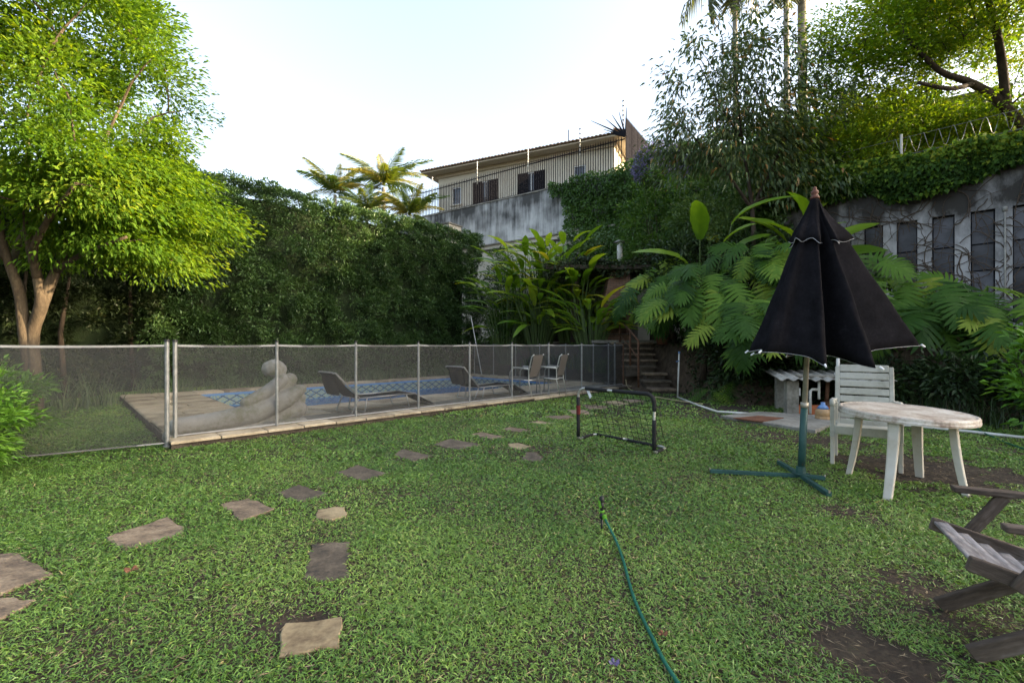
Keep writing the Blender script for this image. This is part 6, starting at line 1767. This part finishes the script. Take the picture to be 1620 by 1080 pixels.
for lab, u, v, y, n, s in (('sunlit feather palm behind the hedge, leftmost', 530, 300, 25, 15, 2.0), ('sunlit feather palm behind the hedge, highest of the row', 607, 288, 24.5, 17, 2.1), ('golden feather palm behind the hedge just left of the streaked wall', 648, 335, 24, 14, 1.9), ('golden feather palm low behind the hedge top', 580, 330, 24, 12, 1.8)):
    p = A(u, v, y); palm(lab, (p.x, p.y, 0), (p.x, p.y, p.z - .3), int(n * 1.35), s * .95, FR, .11, pg, elev=(.1, 2.6))
for lab, u, y, tz in (('tall thin palm trunk rising out of the picture, left one', 1243, 19.0, 19.6), ('tall thick palm trunk rising out of the picture, right one', 1268, 20.0, 20.5), ('tall palm with hanging fronds at the top edge', 1162, 20.5, 20.0)):
    x = (u - 810) / F * y; palm(lab, (x, y, TERR), (x, y, tz), 16, 2.9, FRD, .20 if 'thick' in lab else .12, 'tall palms on the terrace', elev=(-1.2, .8))

# ---- sparse tree with long drooping leaves
st_ = thing('sparse_tree', 'sparse tree with long drooping olive leaves in front of the palms', 'tree', (7.1, 13.2, TERR))
SL = [[(7.1, 13.2, TERR - .1), (7.05, 13.1, 3.2), (6.95, 13.0, 5.2), (6.6, 12.9, 7.2), (6.3, 12.8, 9.6)], [(6.95, 13.0, 5.2), (6.1, 12.8, 6.2), (5.2, 12.6, 7.0), (4.6, 12.5, 7.6)], [(6.95, 13.0, 5.2), (7.6, 13.0, 6.6), (8.4, 13.0, 8.2), (8.6, 13.1, 10.0)], [(6.6, 12.9, 7.2), (5.8, 12.7, 8.2), (5.3, 12.7, 9.2)], [(6.95, 13.0, 5.4), (8.2, 12.8, 5.9), (9.3, 12.6, 6.6)]]
m = MB()
for L_, r0 in zip(SL, (.10, .05, .06, .04, .045)): m.tube([tuple(p) for p in spline([Vector(p) for p in L_], 4)], list(np.linspace(r0, .012, (len(L_) - 1) * 4 + 1)), 7)
m.build('trunk', M['dark_bark'], st_, world=True, smooth=True)
cs = clusters((6.5, 12.8, 8.1), (2.3, 1.2, 2.9), 150, .2, -1, 71) + clusters((5.0, 12.6, 7.0), (1.0, .8, 1.1), 26, .2, -1, 72) + clusters((8.4, 12.9, 8.0), (1.5, .9, 2.5), 46, .2, -1, 73) + clusters((8.3, 12.6, 5.8), (1.3, .7, .9), 30, .2, -1, 74)
tag(grow(SL, cs, SL[0][2], .008, .003, .007).build('branches', M['dark_bark'], st_, world=True), kind='stuff')
P_, D_, L_, W_, idx = spray(cs, 40, .5, .8, (6.6, 12.9, 6.5), .19, .062, dirdown=1.1)
leaves('crown', P_, D_, L_, W_, M['sparse_leaf'], st_, fold=.15, tint=np.clip(rng.random(len(P_)), 0, 1))

# ---- great feathery tree at top right
ft = thing('feathery_tree', 'great tree with dark spreading limbs and feathery leaves at top right', 'tree', (15.2, 12.2, TERR))
FLm = [[(15.2, 12.2, TERR - .1), (15.0, 12.2, 4.0), (14.3, 12.1, 6.2), (13.2, 12.0, 7.6), (12.2, 11.9, 8.2), (11.2, 11.8, 8.5), (10.2, 11.7, 9.4)], [(13.2, 12.0, 7.6), (12.6, 11.6, 8.9), (12.0, 11.4, 10.2), (11.0, 11.2, 11.2)], [(14.3, 12.1, 6.2), (14.4, 11.4, 8.6), (14.0, 10.6, 10.6), (13.2, 9.8, 12)], [(12.2, 11.9, 8.2), (11.3, 11.6, 7.9), (10.4, 11.5, 8.0)], [(15.0, 12.2, 4.5), (16.0, 12.5, 7.5), (16.5, 12.5, 10.5)], [(14.0, 10.6, 10.6), (11.8, 10.0, 11.3), (9.6, 9.6, 11.4)]]
FRd = (.20, .11, .12, .07, .14, .06)
m = MB()
for L_, r0 in zip(FLm, FRd): m.tube([tuple(p) for p in spline([Vector(p) for p in L_], 4)], list(np.linspace(r0, .04, (len(L_) - 1) * 4 + 1)), 8)
m.build('trunk', M['dark_bark'], ft, world=True, smooth=True)
cs = clusters((14.4, 11.6, 10.6), (4.4, 3.6, 2.4), 240, .3, -.85, 81) + clusters((12.6, 9.2, 10.4), (3.0, 2.0, 1.4), 130, .25, -1, 82) + clusters((11.4, 12.2, 10.2), (2.0, 1.5, 1.8), 90, .2, -1, 83) + clusters((15.5, 10.8, 7.8), (2.0, 1.5, 1.2), 45, .3, -1, 84) + clusters((10.4, 12.6, 9.8), (1.9, 1.5, 2.3), 80, .15, -1, 85) + clusters((12.6, 13.6, 8.2), (1.6, 1.2, 1.2), 36, .2, -1, 86) + clusters((13.6, 12.6, 7.6), (2.0, 1.0, 1.2), 50, .1, -1, 87) + clusters((9.8, 12.9, 7.6), (1.3, 1.0, 1.4), 40, .1, -1, 88)
tag(grow(FLm, cs, FLm[0][3], .012, .004, .010).build('branches', M['dark_bark'], ft, world=True), kind='stuff')
P_, D_, L_, W_, idx = spray(cs, 130, .8, .25, (13.5, 11.5, 7.5), .13, .048, dirdown=.15)
tn = np.clip(rng.random(len(cs))[idx] * .5 + rng.random(len(idx)) * .5, 0, 1)
leaves('crown', P_, D_, L_, W_, M['fine_leaf'], ft, tint=tn)
